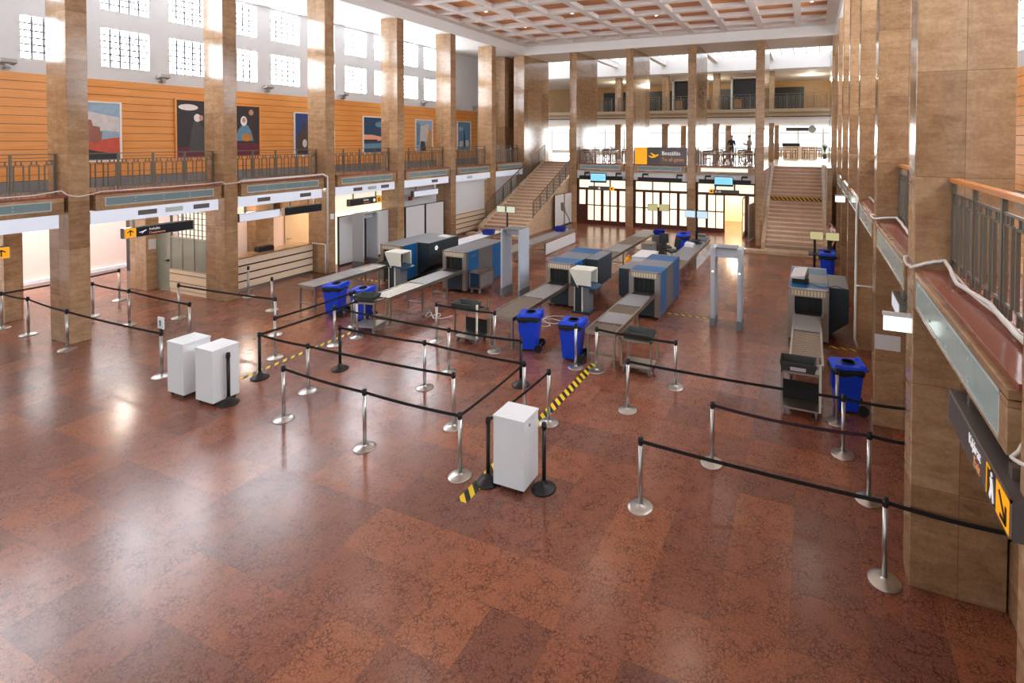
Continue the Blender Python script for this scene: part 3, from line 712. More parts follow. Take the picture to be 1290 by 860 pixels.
def exit_light(label, Y, x0, z0, group='lit exit signs on the right pillars'):
    t = thing('exit_light', label, 'exit light', (0,0,0), group=group)
    MB().box(x0-.01, XR+.02, Y, Y+.06, z0+.17, z0+.21).build('arm', 'cabwhite', t)
    MB().box(x0, x0+.27, Y+.015, Y+.045, z0, z0+.17).build('lit_panel', 'exitlit', t)
exit_light('white lit sign box jutting from the nearest full right-hand pillar', 6.92, .8, 2.82)
exit_light('small white lit sign box on the right pillar far along the hall', 17.9, .72, 3.12)
t = tag(MB().box(1.08, 1.47, 10.462, 10.475, 1.36, 1.62).build('notice', 'paper'), 'printed paper notice taped to the second right pillar', 'notice')
t = hung_sign('grey exit sign with running figure and yellow arrow hung from the right balcony', 'R', 3.42, 4.79, 2.88, 3.1, X=1.0, depth=.17, fronts=[(3.44, 3.66, 'yellow'), (3.66, 3.84, 'signblack')])
xs = .996
text('Kijárat', .1, (xs, 4.22, 2.995), (0,-1,0), (0,0,1), 'signwhite', t); text('Exit', .09, (xs, 4.1, 2.91), (0,-1,0), (0,0,1), 'signorange', t)
flat(t, 'yellow', [(3.83, 2.9), (3.83, 3.08), (3.76, 3.08), (3.76, 3.07), (3.82, 3.07), (3.82, 2.9)], xs, -1, 'door_symbol')
flat(t, 'signwhite', ell(3.735, 3.055, .014, .014, 10), xs, -1, 'figure_symbol')
flat(t, 'signwhite', [(3.76, 3.03), (3.72, 3.035), (3.705, 2.99), (3.69, 2.91), (3.71, 2.905), (3.725, 2.96), (3.75, 2.905), (3.775, 2.915), (3.75, 2.98)], xs, -1, 'figure_symbol')
def barp(t, p, q, w, x, s):
    d = Vector((q[0]-p[0], q[1]-p[1])).normalized(); n = Vector((-d.y, d.x))*w/2
    flat(t, 'signtext', [(p[0]-n.x, p[1]-n.y), (q[0]-n.x, q[1]-n.y), (q[0]+n.x, q[1]+n.y), (p[0]+n.x, p[1]+n.y)], x, s, 'arrow_mark')
barp(t, (3.6, 3.05), (3.49, 2.93), .022, xs, -1); barp(t, (3.49, 3.02), (3.485, 2.925), .022, xs, -1); barp(t, (3.58, 2.925), (3.485, 2.925), .022, xs, -1)
t = hung_sign('white-fronted hanging sign in the second bay of the right balcony', 'R', 7.26, 7.88, 2.86, 3.05, X=1.0, depth=.17, fronts=[(7.28, 7.86, 'lightbox')])
t = thing('slatted_partition', 'brown slatted partition between the second and third right pillars', 'partition', (0,0,0))
MB().box(1.6, 1.68, 10.9, 14.1, 0, 2.6).build('panel', 'stone', t)
g = MB()
for q in range(6): g.box(1.55, 1.6, 11.2, 13.9, .6+q*.26, .74+q*.26)
g.build('slat_panel', 'cream', t)
struct(MB().box(1.99, 2.1, -6, 29, 0, 3.2).build('wall_right_ground', 'stone'))

# ------------------------------------------------------------------ far wall: doors under the balcony
DY = 29.08
def door_bay(n, label, a, b, panes, side_panel=None, transom=(), opening=None):
    t = thing('door_%d' % n, label, 'door', (0,0,0), kind='structure')
    g = MB(); y0, y1 = DY, DY+.09
    g.box(a, b, y0, y1, 2.02, 2.16).box(a, b, y0, y1, 2.62, 2.7).box(a, a+.04, y0, y1, 0, 2.7).box(b-.04, b, y0, y1, 0, 2.7)
    edges = sorted(panes)
    prev = a
    for p0, p1 in edges:
        if not (opening and opening[0] >= prev-.01 and opening[1] <= p0+.01): g.box(prev, p0, y0, y1, 0, 2.02)
        else:
            g.box(prev, opening[0], y0, y1, 0, 2.02); g.box(opening[1], p0, y0, y1, 0, 2.02)
        g.box(p0, p1, y0, y1, 0, .24); g.box(p0, p1, y0+.01, y1-.01, 1.1, 1.16)
        prev = p1
    g.box(prev, b, y0, y1, 0, 2.02)
    pt = a
    for p0, p1 in transom: g.box(pt, p0, y0, y1, 2.16, 2.62); pt = p1
    g.box(pt, b, y0, y1, 2.16, 2.62)
    g.build('frame', 'darkwood', t)
    for i, (p0, p1) in enumerate(edges):
        if side_panel == i: MB().box(p0, p1, y0+.01, y1-.01, .24, 1.1).build('lower_panel', 'darkwood', t)
        else: MB().box(p0, p1, y0+.03, y0+.05, .24, 1.1).build('pane', 'door_pane', t)
        MB().box(p0, p1, y0+.03, y0+.05, 1.16, 2.02).build('pane', 'door_pane', t)
    for p0, p1 in transom: MB().box(p0, p1, y0+.03, y0+.05, 2.16, 2.62).build('transom_pane', 'door_pane', t)
    return t
t = door_bay(3, 'dark wooden doors with cream panes right of the left staircase', -12.86, -9.79, [(-12.72,-12.32),(-12.17,-11.8),(-11.72,-11.35),(-11.17,-10.81),(-10.72,-10.36),(-10.18,-9.83)], 0, [(-12.72,-11.8),(-11.73,-10.8),(-10.72,-9.83)])
for x in (-11.28, -10.29): MB().box(x-.02, x+.02, DY-.06, DY, .95, 1.1).build('handle', 'steel_dull', t)
door_bay(4, 'dark wooden doors with cream panes under the departures sign', -9.32, -6.22, [(-9.19,-8.78),(-8.62,-8.22),(-8.16,-7.81),(-7.66,-7.24),(-7.19,-6.81),(-6.65,-6.26)], None, [(-9.19,-8.24),(-8.17,-7.25),(-7.18,-6.26)])
door_bay(5, 'dark wooden doors with one leaf standing open left of the right staircase', -5.75, -2.67, [(-5.63,-5.22),(-5.09,-4.71),(-4.66,-4.28),(-2.95,-2.71)], None, [(-5.63,-4.75),(-4.66,-3.74),(-3.66,-2.71)], opening=(-4.2, -3.18))
t = thing('door_leaf', 'open wooden door leaf swung out beside the bright corridor opening', 'door leaf', (-3.15, DY-.02, 0))
MB().box(-.05, .0, -.95, 0, .01, .24).box(-.05, 0, -.95, 0, 1.95, 2.02).box(-.05, 0, -.95, -.85, .24, 1.95).box(-.05, 0, -.1, 0, .24, 1.95).box(-.045, -.005, -.85, -.1, 1.08, 1.16).build('frame', 'palewood', t)
MB().box(-.03, -.02, -.85, -.1, .24, 1.08).box(-.03, -.02, -.85, -.1, 1.16, 1.95).build('pane', 'door_pane', t)
t = thing('white_board', 'white board standing beside the open far door', 'board', (-2.78, 27.25, 0), -.12, group='white partition boards')
MB().box(-.03, .03, .05, 1.2, .06, 1.75).build('panel', 'cabwhite', t); MB().box(-.035, .035, 0, .05, 0, 1.8).box(-.035, .035, 1.2, 1.25, 0, 1.8).box(-.03, .03, .05, 1.2, 1.75, 1.8).build('frame', 'steel_dull', t)
w = MB()
for a, b in bays: w.box(a, b, DY, DY+.1, 2.7, 3.2)
struct(w.build('wall_back', 'white'))
struct(MB().box(-6, -2, 33.5, 33.6, 0, 3.2).box(-5.75, -5.65, 29.3, 33.5, 0, 3.2).box(-2.75, -2.65, 29.3, 33.5, 0, 3.2).build('wall_corridor', 'palewood'))
def black_bar(label, a, b, brackets):
    t = thing('track_light_bar', label, 'light bar', (0,0,0), group='black light bars above the far doors')
    MB().box(a, b, 28.8, 28.95, 2.71, 2.88).build('bar', 'black', t)
    for x in brackets:
        MB().box(x-.04, x+.02, 28.82, 28.92, 2.88, 3.06).box(x, x+.3, 28.74, 28.9, 3.0, 3.1).build('spot_head', 'black', t)
black_bar('black light bar above the doors right of the left staircase', -12.6, -9.95, (-12.25, -10.3))
black_bar('black light bar above the doors under the departures sign', -9.0, -6.5, (-8.7, -6.75))
black_bar('black light bar above the doors left of the right staircase', -5.55, -2.85, (-5.2, -3.3))
def flight_screen(label, a, b, z0, z1):
    t = thing('flight_screen', label, 'screen', (0,0,0), group='flight screens on the far wall')
    MB().box(a, b, 28.68, 28.78, z0, z1).build('case', 'black', t); MB().box((a+b)/2-.15, (a+b)/2+.15, 28.78, 29.08, z1-.25, z1-.1).build('wall_mount', 'black', t)
    MB().box(a+.03, b-.03, 28.67, 28.68, z0+.1, z1-.03).build('display', 'screen', t)
    g = MB()
    for q in range(4): g.box(a+.06, b-.08-.06*(q % 2), 28.665, 28.67, z0+.13+q*.085, z0+.145+q*.085)
    g.build('text_line', 'screen_dark', t)
flight_screen('blue flight screen above the doors right of the left staircase', -11.85, -10.87, 2.5, 3.04)
flight_screen('blue flight screen above the doors left of the right staircase', -4.71, -3.73, 2.54, 3.05)
t = thing('gate_sign', 'grey direction sign with yellow end square right of the left staircase', 'sign', (0,0,0))
MB().box(-12.03, -10.72, 28.85, 28.95, 2.06, 2.27).build('plate', 'signgrey', t); MB().box(-10.7, -10.46, 28.85, 28.95, 2.04, 2.26).build('end_square', 'yellow', t)
MB().prism([(-11.35+p, 28.848, 2.165+q) for p, q in ell(0, 0, .07, .06)], (0,-.003,0)).build('symbol', 'signwhite', t)
MB().prism([(-10.58+p, 28.848, 2.16+q) for p, q in ell(0, 0, .05, .05)], (0,-.003,0)).build('symbol', 'signtext', t)
t = thing('gate_sign', 'grey sign with yellow square and white letters above the open far door', 'sign', (0,0,0))
MB().box(-4.76, -3.44, 28.85, 28.95, 2.16, 2.34).build('plate', 'signgrey', t); MB().box(-5.0, -4.77, 28.85, 28.95, 2.14, 2.36).build('end_square', 'yellow', t)
text('A 1B', .15, (-4.68, 28.848, 2.19), (1,0,0), (0,0,1), 'signwhite', t); 
MB().prism([(-4.88+p, 28.848, 2.25+q) for p, q in ell(0, 0, .05, .05)], (0,-.003,0)).build('symbol', 'signtext', t)
t = thing('departures_sign', 'big grey and yellow gates sign on the far balcony railing', 'sign', (0,0,0))
MB().box(-9.17, -8.47, 28.84, 28.94, 3.62, 4.56).build('yellow_panel', 'yellow', t)
MB().box(-8.47, -7.72, 28.84, 28.94, 3.62, 4.56).build('symbol_panel', 'signgrey', t)
MB().box(-7.72, -6.22, 28.84, 28.94, 3.62, 4.56).build('text_panel', 'xgrey', t)
P = [(-.5, .02), (-.42, .06), (-.14, -.02), (.0, .02), (-.3, .3), (-.2, .32), (.2, .1), (.42, .2), (.52, .16), (.46, .06), (.1, -.14), (-.2, -.16)]
MB().prism([(-8.1+p*.6, 28.838, 4.08+q*.6) for p, q in P], (0, -.004, 0)).build('plane_symbol', 'yellow', t)
text('Beszállás', .3, (-7.62, 28.838, 4.15), (1,0,0), (0,0,1), 'signwhite', t); text('To all gates', .27, (-7.62, 28.838, 3.82), (1,0,0), (0,0,1), 'signorange', t)

# ------------------------------------------------------------------ staircases
def staircase(label, x0, x1, y0, n, rise, run, base=None):
    t = thing('staircase', label, 'staircase', (0,0,0))
    g = MB()
    for i in range(n):
        z = rise*(i+1)
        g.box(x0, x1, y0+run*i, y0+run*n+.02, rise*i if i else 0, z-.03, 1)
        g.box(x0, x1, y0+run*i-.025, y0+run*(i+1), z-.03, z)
    g.build('steps', ['step', 'riser_shaded'], t)  # second material paints the shadow lines under the nosings
    for xa, xb in ((x0-.16, x0), (x1, x1+.16)):
        L0 = y0+.35
        MB().hexa([(xa, L0, 0), (xb, L0, 0), (xb, y0+run*n, 0), (xa, y0+run*n, 0)], [(xa, L0, .42), (xb, L0, .42), (xb, y0+run*n, rise*n+.1), (xa, y0+run*n, rise*n+.1)]).build('stringer_wall', 'stone_pale', t)
    if base: MB().box(*base).build('bottom_step', 'stone_pale', t)
    return t
def stair_rail(label, x, y0, z0, y1, z1, group, post=True):
    t = thing('stair_railing', label, 'railing', (0,0,0), group=group)
    MB().bar((x, y0, z0+.9), (x, y1, z1+.9), .06, .045).build('handrail', 'rail_brown', t)
    n = 8
    for i in range(n+1):
        f = i/n; y = y0+(y1-y0)*f; z = z0+(z1-z0)*f
        MB().box(x-.018, x+.018, y-.018, y+.018, z, z+.89).build('post', 'iron', t)
    MB().bar((x, y0, z0+.76), (x, y1, z1+.76), .02, .02).build('upper_rail', 'iron', t)
    MB().bar((x, y0, z0+.14), (x, y1, z1+.14), .02, .02).build('lower_rail', 'iron', t)
    for i in range(n):
        for q in range(3):
            f = (i+(q+.5)/3)/n; w = .06; fy = (y1-y0)
            ya, yb = y0+fy*f-w, y0+fy*f+w
            za = z0+(z1-z0)*(f-w/fy); zb = z0+(z1-z0)*(f+w/fy)
            MB().box(x-.01, x+.01, ya-.01, ya+.01, za+.14, za+.76).box(x-.01, x+.01, yb-.01, yb+.01, zb+.14, zb+.76).build('baluster', 'iron', t)
staircase('left stone staircase rising to the far balcony', -16.1, -13.55, 23.4, 24, .149, .33, base=(-16.4, -13.0, 22.9, 23.4, 0, .15))
stair_rail('railing on the right side of the left staircase', -13.47, 24.7, .75, 31.2, 3.68, 'stair railings')
stair_rail('railing on the wall side of the left staircase', -16.18, 24.4, .65, 31.3, 3.72, 'stair railings')
staircase('right stone staircase with a hazard tape across it', -1.85, .56, 24.75, 22, .1625, .298, base=(-2.95, .9, 24.4, 24.76, 0, .15))
tag(MB().box(-1.84, .55, 28.18, 28.2, 2.02, 2.18).build('hazard_tape', 'tapez'), 'yellow and black tape stretched across the right staircase', 'tape')
struct(MB().box(-2.35, -2.02, 26.2, 31.3, 0, 3.56).build('wall_stair_left', 'stone'))
struct(MB().box(.73, .93, 26.6, 31.3, 0, 3.75).box(.93, 1.98, 32.3, 32.5, 0, 6.1).build('wall_stair_right', 'stone'))
board('white board leaning beside the left staircase, nearer one', -13.18, 26.68, 27.95, 1.88)
board('white board leaning beside the left staircase, farther one', -13.18, 27.98, 29.2, 1.86)

# ------------------------------------------------------------------ cafe balcony, gallery, skylight
struct(MB().box(-25, 5, 36.5, 50, 6.12, 6.5).build('ceiling_cafe', 'ceil'))
struct(MB().box(-25, 5, 36.35, 46, 6.55, 6.82).box(-25, 5, 36.25, 46, 6.82, 7.03).build('floor_gallery', 'gal_edge'))
struct(MB().box(-25, 5, 36.6, 36.9, 9.62, 10.55).box(-25, 5, 36.95, 46, 9.55, 9.8).build('ceiling_gallery', 'ceil'))
g = MB(); g.box(-25, 5, 44, 44.2, 7.03, 9.6)
struct(g.build('wall_gallery', 'galwood'))
for i, (a, b) in enumerate(((-13.4, -10.4), (-6.9, -5.4), (-3.4, -.5), (-16.9, -14.6))):
    tag(box1('gallery_window', 'blackwall', (a, b, 43.93, 44, 7.4, 9.1)), ['wide dark window of the upper gallery behind the second pier','small dark window of the upper gallery in the middle','wide dark window of the upper gallery above the right staircase','dark window of the upper gallery above the left staircase'][i], 'window')
struct(MB().box(-25, 5, 32.3, 36.6, 10.62, 10.7).build('window_90', 'sky'))
g = MB()
for x in [v-.1 for a, b in FX for v in (a+.2,)]: g.box(x-.02, x+.3, 32.3, 36.6, 10.2, 10.58)
for q in range(40): g.box(-24+q*.74, -23.95+q*.74, 32.3, 36.6, 10.55, 10.62)
struct(g.build('trim_3', 'ceil'))
for i in range(5):
    a = [-16.3, FX[0][1], FX[1][1], FX[2][1], FX[3][1]][i]; b = [FX[0][0], FX[1][0], FX[2][0], FX[3][0], FX[4][0]][i]
    railing('iron railing of the upper gallery in the %s far bay from the left' % ORD[i], (a, 36.4), (b, 36.4), 7.03, 8.0, simple=True, group='gallery railings')
def kiosk(label, x0, x1, z1=9.3, y=37.6):
    t = thing('display_case', label, 'display case', (0,0,0), group='display cases on the upper gallery')
    MB().box(x0, x0+.1, y, y+.9, 7.03, z1).box(x1-.1, x1, y, y+.9, 7.03, z1).box(x0, x1, y, y+.9, z1-.1, z1).box(x0, x1, y, y+.9, 7.03, 7.12).build('frame', 'kiosk', t)
    MB().box(x0+.1, x1-.1, y+.4, y+.9, 7.12, z1-.1).build('dark_inside', 'kioskdark', t)
    MB().box(x0+.2, x0+.7, y+.2, y+.4, 7.2, 7.8).build('shelf', 'chairwood', t)
kiosk('dark display case on the gallery above the left staircase', -17.2, -15.9)
kiosk('white-framed display case on the gallery above the departures sign', -9.2, -7.9)
kiosk('narrow white-framed display case on the gallery behind the third pier', -7.2, -6.75)
kiosk('white-framed display case on the gallery left of the fourth pier', -5.1, -3.2)
# back windows of the cafe
bw = MB()
bw.box(-25, 5, 50, 50.15, 3.5, 3.9)
for x in range(-25, 5, 2): bw.box(x-.06, x+.06, 50, 50.12, 3.9, 6.2)
bw.box(-25, 5, 50.02, 50.1, 5.6, 5.66)
struct(bw.build('window_91', 'steel_dull'))
box1('glass_pane', 'glass', (-25, 5, 50.05, 50.06, 3.9, 6.2), bpy.data.objects['window_91'])
struct(MB().box(-25, -20, 33, 50, 3.5, 3.6).build('floor_cafe_end', 'stone_pale'))
t = thing('hanging_sign', 'dark hanging sign with round clock plate over the cafe above the right staircase', 'sign', (0,0,0))
MB().box(-1.75, -.15, 43.95, 44.05, 5.72, 5.98).build('plate', 'signgrey', t)
MB().cyl((.1, 43.9, 5.85), (.1, 44.02, 5.85), .28, seg=24).build('round_plate', 'frosted_edge', t)
MB().box(-1.2, -1.17, 43.99, 44.02, 5.98, 6.12).box(-.4, -.37, 43.99, 44.02, 5.98, 6.12).build('bracket', 'steel_dull', t)
# cafe chairs and tables
def chair_proto():
    t = thing('folding_chair', 'wooden folding cafe chair behind the far balcony railing', 'chair', (0,0,0), group='cafe chairs')
    MB().box(-.2, .2, -.2, .2, .43, .46).build('seat', 'chairwood', t)
    for s in (-1, 1):
        MB().bar((s*.19, -.22, 0), (s*.19, .2, .86), .03, .03).build('leg', 'chairwood', t)
        MB().bar((s*.17, .24, 0), (s*.17, -.18, .45), .03, .03).build('leg', 'chairwood', t)
    MB().box(-.2, .2, .16, .19, .66, .74).box(-.2, .2, .18, .21, .8, .87).build('backrest', 'chairwood', t)
    return t
def table_proto():
    t = thing('cafe_table', 'white-topped cafe table behind the far balcony railing', 'table', (0,0,0), group='cafe tables')
    MB().box(-.4, .4, -.4, .4, .72, .75).build('table_top', 'tablew', t)
    for sx in (-1, 1):
        for sy in (-1, 1): MB().box(sx*.33-.02, sx*.33+.02, sy*.33-.02, sy*.33+.02, 0, .72).build('leg', 'chairwood', t)
    return t
ch = chair_proto(); tb = table_proto(); uc = ut = True
spots = []
for x0, x1 in ((-12.35, -10.2), (-5.3, -3.05)):
    x = x0
    while x < x1+.01:
        spots.append((x, 30.3, 3.52)); x += 1.1
for x in (-12.1, -10.9, -5.2, -3.6): spots.append((x, 32.9, 3.55))
for x, y, z in spots:
    if ut: tb.location = (x, y, z); ut = False
    else: dup(tb, loc=(x, y, z))
    for a in (0, PI):
        p = (x+random.uniform(-.08, .08), y+(.62 if a == 0 else -.62), z); r = a+random.uniform(-.3, .3)
        if uc: ch.location = p; ch.rotation_euler.z = r; uc = False
        else: dup(ch, loc=p, rz=r)
for i, (x, y) in enumerate(((-1.6, 44.6), (.1, 44.6))):
    t2 = dup(tb, loc=(x, y, 3.55)); t2.scale = (1.6, 1, 1); t2['label'] = ['pale long cafe table at the left beyond the right staircase','pale long cafe table at the right beyond the right staircase'][i]; t2['group'] = 'tables beyond the right staircase'
    for q in range(3):
        for a in (0, PI):
            c2 = dup(ch, loc=(x-.5+q*.5, y+(.7 if a == 0 else -.7), 3.55), rz=a); c2['label'] = 'wooden cafe chair at the tables beyond the right staircase'; c2['group'] = 'chairs beyond the right staircase'
t = thing('potted_plant', 'green potted plant beyond the right staircase', 'plant', (1.05, 46.1, 3.55))
MB().lathe([(.14, 0), (.18, .35), (.16, .35), (.14, .3)]).build('pot', 'signgrey', t)
g = MB()
for q in range(16):
    a = q*2.4; g.prism([(0, 0, .3), (.08*math.cos(a+1.2), .08*math.sin(a+1.2), .7), (.3*math.cos(a), .3*math.sin(a), .95+.02*q), (.08*math.cos(a-1.2), .08*math.sin(a-1.2), .7)], (0, 0, .004))
g.build('foliage', 'green', t)
t = thing('serving_counter', 'dark-topped counter by the cafe windows beyond the right staircase', 'counter', (-1.1, 47, 3.55))
MB().box(-1, 1.6, 0, .6, 0, .95).build('body', 'kiosk', t); MB().box(-1.05, .3, -.1, .7, .95, 1.2).build('top', 'black', t)

# ------------------------------------------------------------------ people
def person(name_label, loc, rz, joints, mats, height=1.74, hair='hair', hold=None):
    """joints: dict of offsets overriding a standing pose (unit: metres for a 1.74 m figure)"""
    J = dict(pel=(0,0,.95), waist=(0,0,1.08), chest=(0,-.01,1.3), neck=(0,0,1.47), chin=(0,-.015,1.54), head=(0,-.02,1.64), crown=(0,-.01,1.71),
        shL=(.17,0,1.41), elL=(.23,.03,1.14), wrL=(.23,-.06,.9), haL=(.23,-.09,.83), shR=(-.17,0,1.41), elR=(-.23,.03,1.14), wrR=(-.23,-.06,.9), haR=(-.23,-.09,.83),
        hiL=(.09,0,.9), knL=(.1,-.01,.49), anL=(.1,.03,.09), toL=(.11,-.15,.035), hiR=(-.09,0,.9), knR=(-.1,-.01,.49), anR=(-.1,.03,.09), toR=(-.11,-.15,.035))
    J.update(joints)
    Rr = dict(pel=.125, waist=.115, chest=.14, neck=.05, chin=.062, head=.085, crown=.06, shL=.065, elL=.045, wrL=.032, haL=.035, shR=.065, elR=.045, wrR=.032, haR=.035,
        hiL=.09, knL=.058, anL=.042, toL=.035, hiR=.09, knR=.058, anR=.042, toR=.035)
    E = [('pel','waist'),('waist','chest'),('chest','neck'),('neck','chin'),('chin','head'),('head','crown'),('chest','shL'),('shL','elL'),('elL','wrL'),('wrL','haL'),('chest','shR'),('shR','elR'),('elR','wrR'),('wrR','haR'),
        ('pel','hiL'),('hiL','knL'),('knL','anL'),('anL','toL'),('pel','hiR'),('hiR','knR'),('knR','anR'),('anR','toR')]
    # fingers and thumb, nose
    for s in 'LR':
        w = Vector(J['wr'+s]); h = Vector(J['ha'+s]); d = (h-w).normalized(); sd = Vector((1, 0, 0)) if abs(d.x) < .8 else Vector((0, 1, 0))
        fw = sd.cross(d).normalized()
        for q in range(4):
            o = fw*(-.024+.016*q)
            k = [.05, .062, .066, .054][q]
            J['f%s%da' % (s, q)] = tuple(h+o+d*.03); J['f%s%db' % (s, q)] = tuple(h+o+d*(.03+k)+sd*(-.012 if s == 'L' else .012))
            Rr['f%s%da' % (s, q)] = .009; Rr['f%s%db' % (s, q)] = .0075
            E += [('ha'+s, 'f%s%da' % (s, q)), ('f%s%da' % (s, q), 'f%s%db' % (s, q))]
        J['t%s' % s] = tuple(w+(h-w)*.5+fw*-.055+d*.03); Rr['t%s' % s] = .009; E.append(('ha'+s, 't'+s))
    names = list(J); idx = {n: i for i, n in enumerate(names)}
    me = bpy.data.meshes.new('person'); me.from_pydata([J[n] for n in names], [(idx[a], idx[b]) for a, b in E], [])
    tmp = bpy.data.objects.new('person_skeleton', me); COL.objects.link(tmp)
    sk = tmp.modifiers.new('skin', 'SKIN'); sk.use_smooth_shade = True
    ly = me.skin_vertices[0].data
    for n in names:
        ly[idx[n]].radius = (Rr[n], Rr[n]*(.8 if n in ('pel', 'waist', 'chest') else 1)); ly[idx[n]].use_root = n == 'pel'
    ss = tmp.modifiers.new('sub', 'SUBSURF'); ss.levels = 2; ss.render_levels = 2
    dg = bpy.context.evaluated_depsgraph_get(); dg.update()
    nm = bpy.data.meshes.new_from_object(tmp.evaluated_get(dg))
    bpy.data.objects.remove(tmp)
    nm.materials.clear()
    top, legs, sleeve = mats
    for n in ('skin', top, legs, 'black'): nm.materials.append(M[n])
    for p in nm.polygons:
        c = p.center
        arm = abs(c.x) > .19 and c.z > .7
        if c.z > 1.5: i = 0
        elif arm: i = 0 if min((c-Vector(J[k])).length for k in ('haL', 'haR', 'wrL', 'wrR')) < .09 or (sleeve == 'short' and min((c-Vector(J[k])).length for k in ('elL', 'elR')) < .16) else 1
        elif c.z > .96: i = 1
        elif c.z > .1: i = 2
        else: i = 3
        if min((c-Vector(J[k])).length for k in ('haL', 'haR')) < .1: i = 0
        p.material_index = i; p.use_smooth = True
    o = bpy.data.objects.new('person', nm); COL.objects.link(o); o.location = loc; o.rotation_euler = (0, 0, rz); o.scale = (height/1.74,)*3
    h = Vector(J['head']); g = MB()
    g.ball((h.x, h.y+.018, h.z+.03), .1, sc=(.92, 1, .92), seg=14)
    bmesh.ops.delete(g.bm, geom=[v for v in g.bm.verts if v.co.z < h.z-.03 or (v.co.y < h.y-.05 and v.co.z < h.z+.06)], context='VERTS')
    g.build('hair', hair, o)
    g = MB(); g.ball((h.x, h.y-.093, h.z-.01), .016, sc=(.8, 1.2, 1.3), seg=8); g.ball((h.x-.085, h.y, h.z-.01), .022, sc=(.4, .8, 1.2), seg=8); g.ball((h.x+.085, h.y, h.z-.01), .022, sc=(.4, .8, 1.2), seg=8)
    g.build('nose_and_ears', 'skin', o)
    g = MB()
    for s in (-1, 1): g.ball((h.x+s*.032, h.y-.08, h.z+.01), .01, seg=8)
    g.build('eyes', 'hair', o)
    g = MB(); g.box(h.x-.022, h.x+.022, h.y-.088, h.y-.075, h.z-.052, h.z-.046); g.build('mouth', 'redhood', o)
    return o
tag(person('', (-4.62, 34.6, 3.55), .5, dict(haL=(.12,-.24,1.1), wrL=(.16,-.17,1.08), elL=(.24,.03,1.14), haR=(-.14,-.22,1.06), wrR=(-.18,-.15,1.05)), ('jacket', 'jeans', 'long')), 'person in a black jacket standing on the far balcony, turned away from the window', 'person')
tag(person('', (-3.55, 34.8, 3.55), -1.9, dict(haL=(.06,-.34,1.22), wrL=(.1,-.27,1.18), elL=(.22,-.02,1.14), haR=(-.05,-.33,1.2), wrR=(-.1,-.25,1.16)), ('shirt', 'jeans', 'long')), 'person in a brown top standing on the far balcony near the right staircase', 'person')
tag(person('', (.88, 23.7, 0), -1.2, dict(chin=(0,-.05,1.53), head=(0,-.08,1.62), crown=(0,-.08,1.69), haR=(-.05,-.16,1.5), wrR=(-.1,-.17,1.4), elR=(-.25,-.1,1.18)), ('pinkshirt', 'black', 'short')), 'person in a pink top and dark trousers by the right pillars, hand at face', 'person')

# ------------------------------------------------------------------ barrier posts and belts
def post_proto(mat, base, black):
    t = thing('barrier_post', '', 'barrier post', (0,0,0), group='queue barrier posts')
    MB().lathe([(.172, 0), (.175, .008), (.168, .016), (.12, .026), (.05, .036), (.034, .05), (.0315, .06)] if not black else [(.172, 0), (.178, .012), (.165, .03), (.11, .055), (.055, .085), (.036, .12), (.0325, .14)], seg=36).build('base', base, t)
    MB().cyl((0,0,.04), (0,0,.87), .03, seg=18).build('pole', mat, t)
    h = MB(); h.cyl((0,0,.86), (0,0,.945), .0315, seg=18); h.lathe([(.0315, .945), (.035, .95), (.033, .962), (.018, .97)], seg=18)
    for a in range(4): h.box(-.012, .012, .03, .036, .875, .935) if a == 0 else h.box(-.012, .012, -.036, -.03, .875, .935) if a == 1 else h.box(.03, .036, -.012, .012, .875, .935) if a == 2 else h.box(-.036, -.03, -.012, .012, .875, .935)
    h.build('belt_head', 'black', t)
    return t
silver = black = None
POSTS = {}
def post(key, x, y, label, kind='s'):
    global silver, black
    if kind == 's':
        if silver is None: silver = post_proto('steel', 'steel', False); t = silver
        else: t = dup(silver)
    else:
        if black is None: black = post_proto('black', 'black', True); t = black
        else: t = dup(black)
    t.location = (x, y, 0); t['label'] = label; POSTS[key] = (x, y)
post('A1', -19.5, 6.82, 'steel barrier post at the left edge of the picture in front of the brown pier')
post('A2', -18.25, 6.86, 'steel barrier post second from the left edge, left of the first pillar')
post('A3', -16.1, 6.72, 'steel barrier post standing right in front of the first left pillar')
post('A4', -12.5, 6.74, 'steel barrier post carrying a small white number plate')
post('A5', -19.6, 9.44, 'steel barrier post in the bright vestibule entrance beneath the departures sign')
post('A6', -18.5, 8.29, 'steel barrier post just right of the first pillar, partly behind it')
post('A7', -16.75, 8.28, 'steel barrier post between the first pillar and the numbered post, belt on both sides')
post('A8', -14.05, 8.2, 'steel barrier post rising behind the two white cabinets')
post('A9', -16.15, 9.15, 'steel barrier post in front of the glass partition left of the second pillar')
post('A10', -16.3, 11.24, 'steel barrier post close to the cream counter right of the second pillar')
post('A11', -14.4, 10.63, 'steel barrier post farther along the cream counter, second from the pillar')
post('A12a', -12.52, 9.33, 'steel barrier post at the end of the belt crossing the second pillar')
post('A12b', -11.2, 8.33, 'steel barrier post beside the floor tape left of the far black post')
post('B1', -10.55, 7.5, 'black barrier post right of the two white cabinets', 'b')
post('B2', -9.1, 7.46, 'steel barrier post along the long belt right of the black post by the cabinets')
post('B3', -9.36, 8.47, 'black barrier post in front of the left tray trolley', 'b')
post('B4', -10.58, 9.42, 'steel barrier post in front of the leftmost blue bin')
post('C1', -11.18, 10.6, 'steel barrier post behind the left tray trolley')
post('C2', -10.49, 10.02, 'steel barrier post in front of the left tray trolley')
post('B5', -8.6, 6.55, 'steel barrier post at the left end of the front belt in the middle')
post('B6', -6.6, 6.45, 'steel barrier post in the middle of the front belt')
post('B7', -4.74, 6.45, 'steel barrier post at the belt corner left of the front white cabinet')
post('B8', -5.66, 7.52, 'steel barrier post just behind the belt corner left of the front white cabinet')
post('B9', -7.1, 8.5, 'steel barrier post halfway along the belt right of the trolley black post')
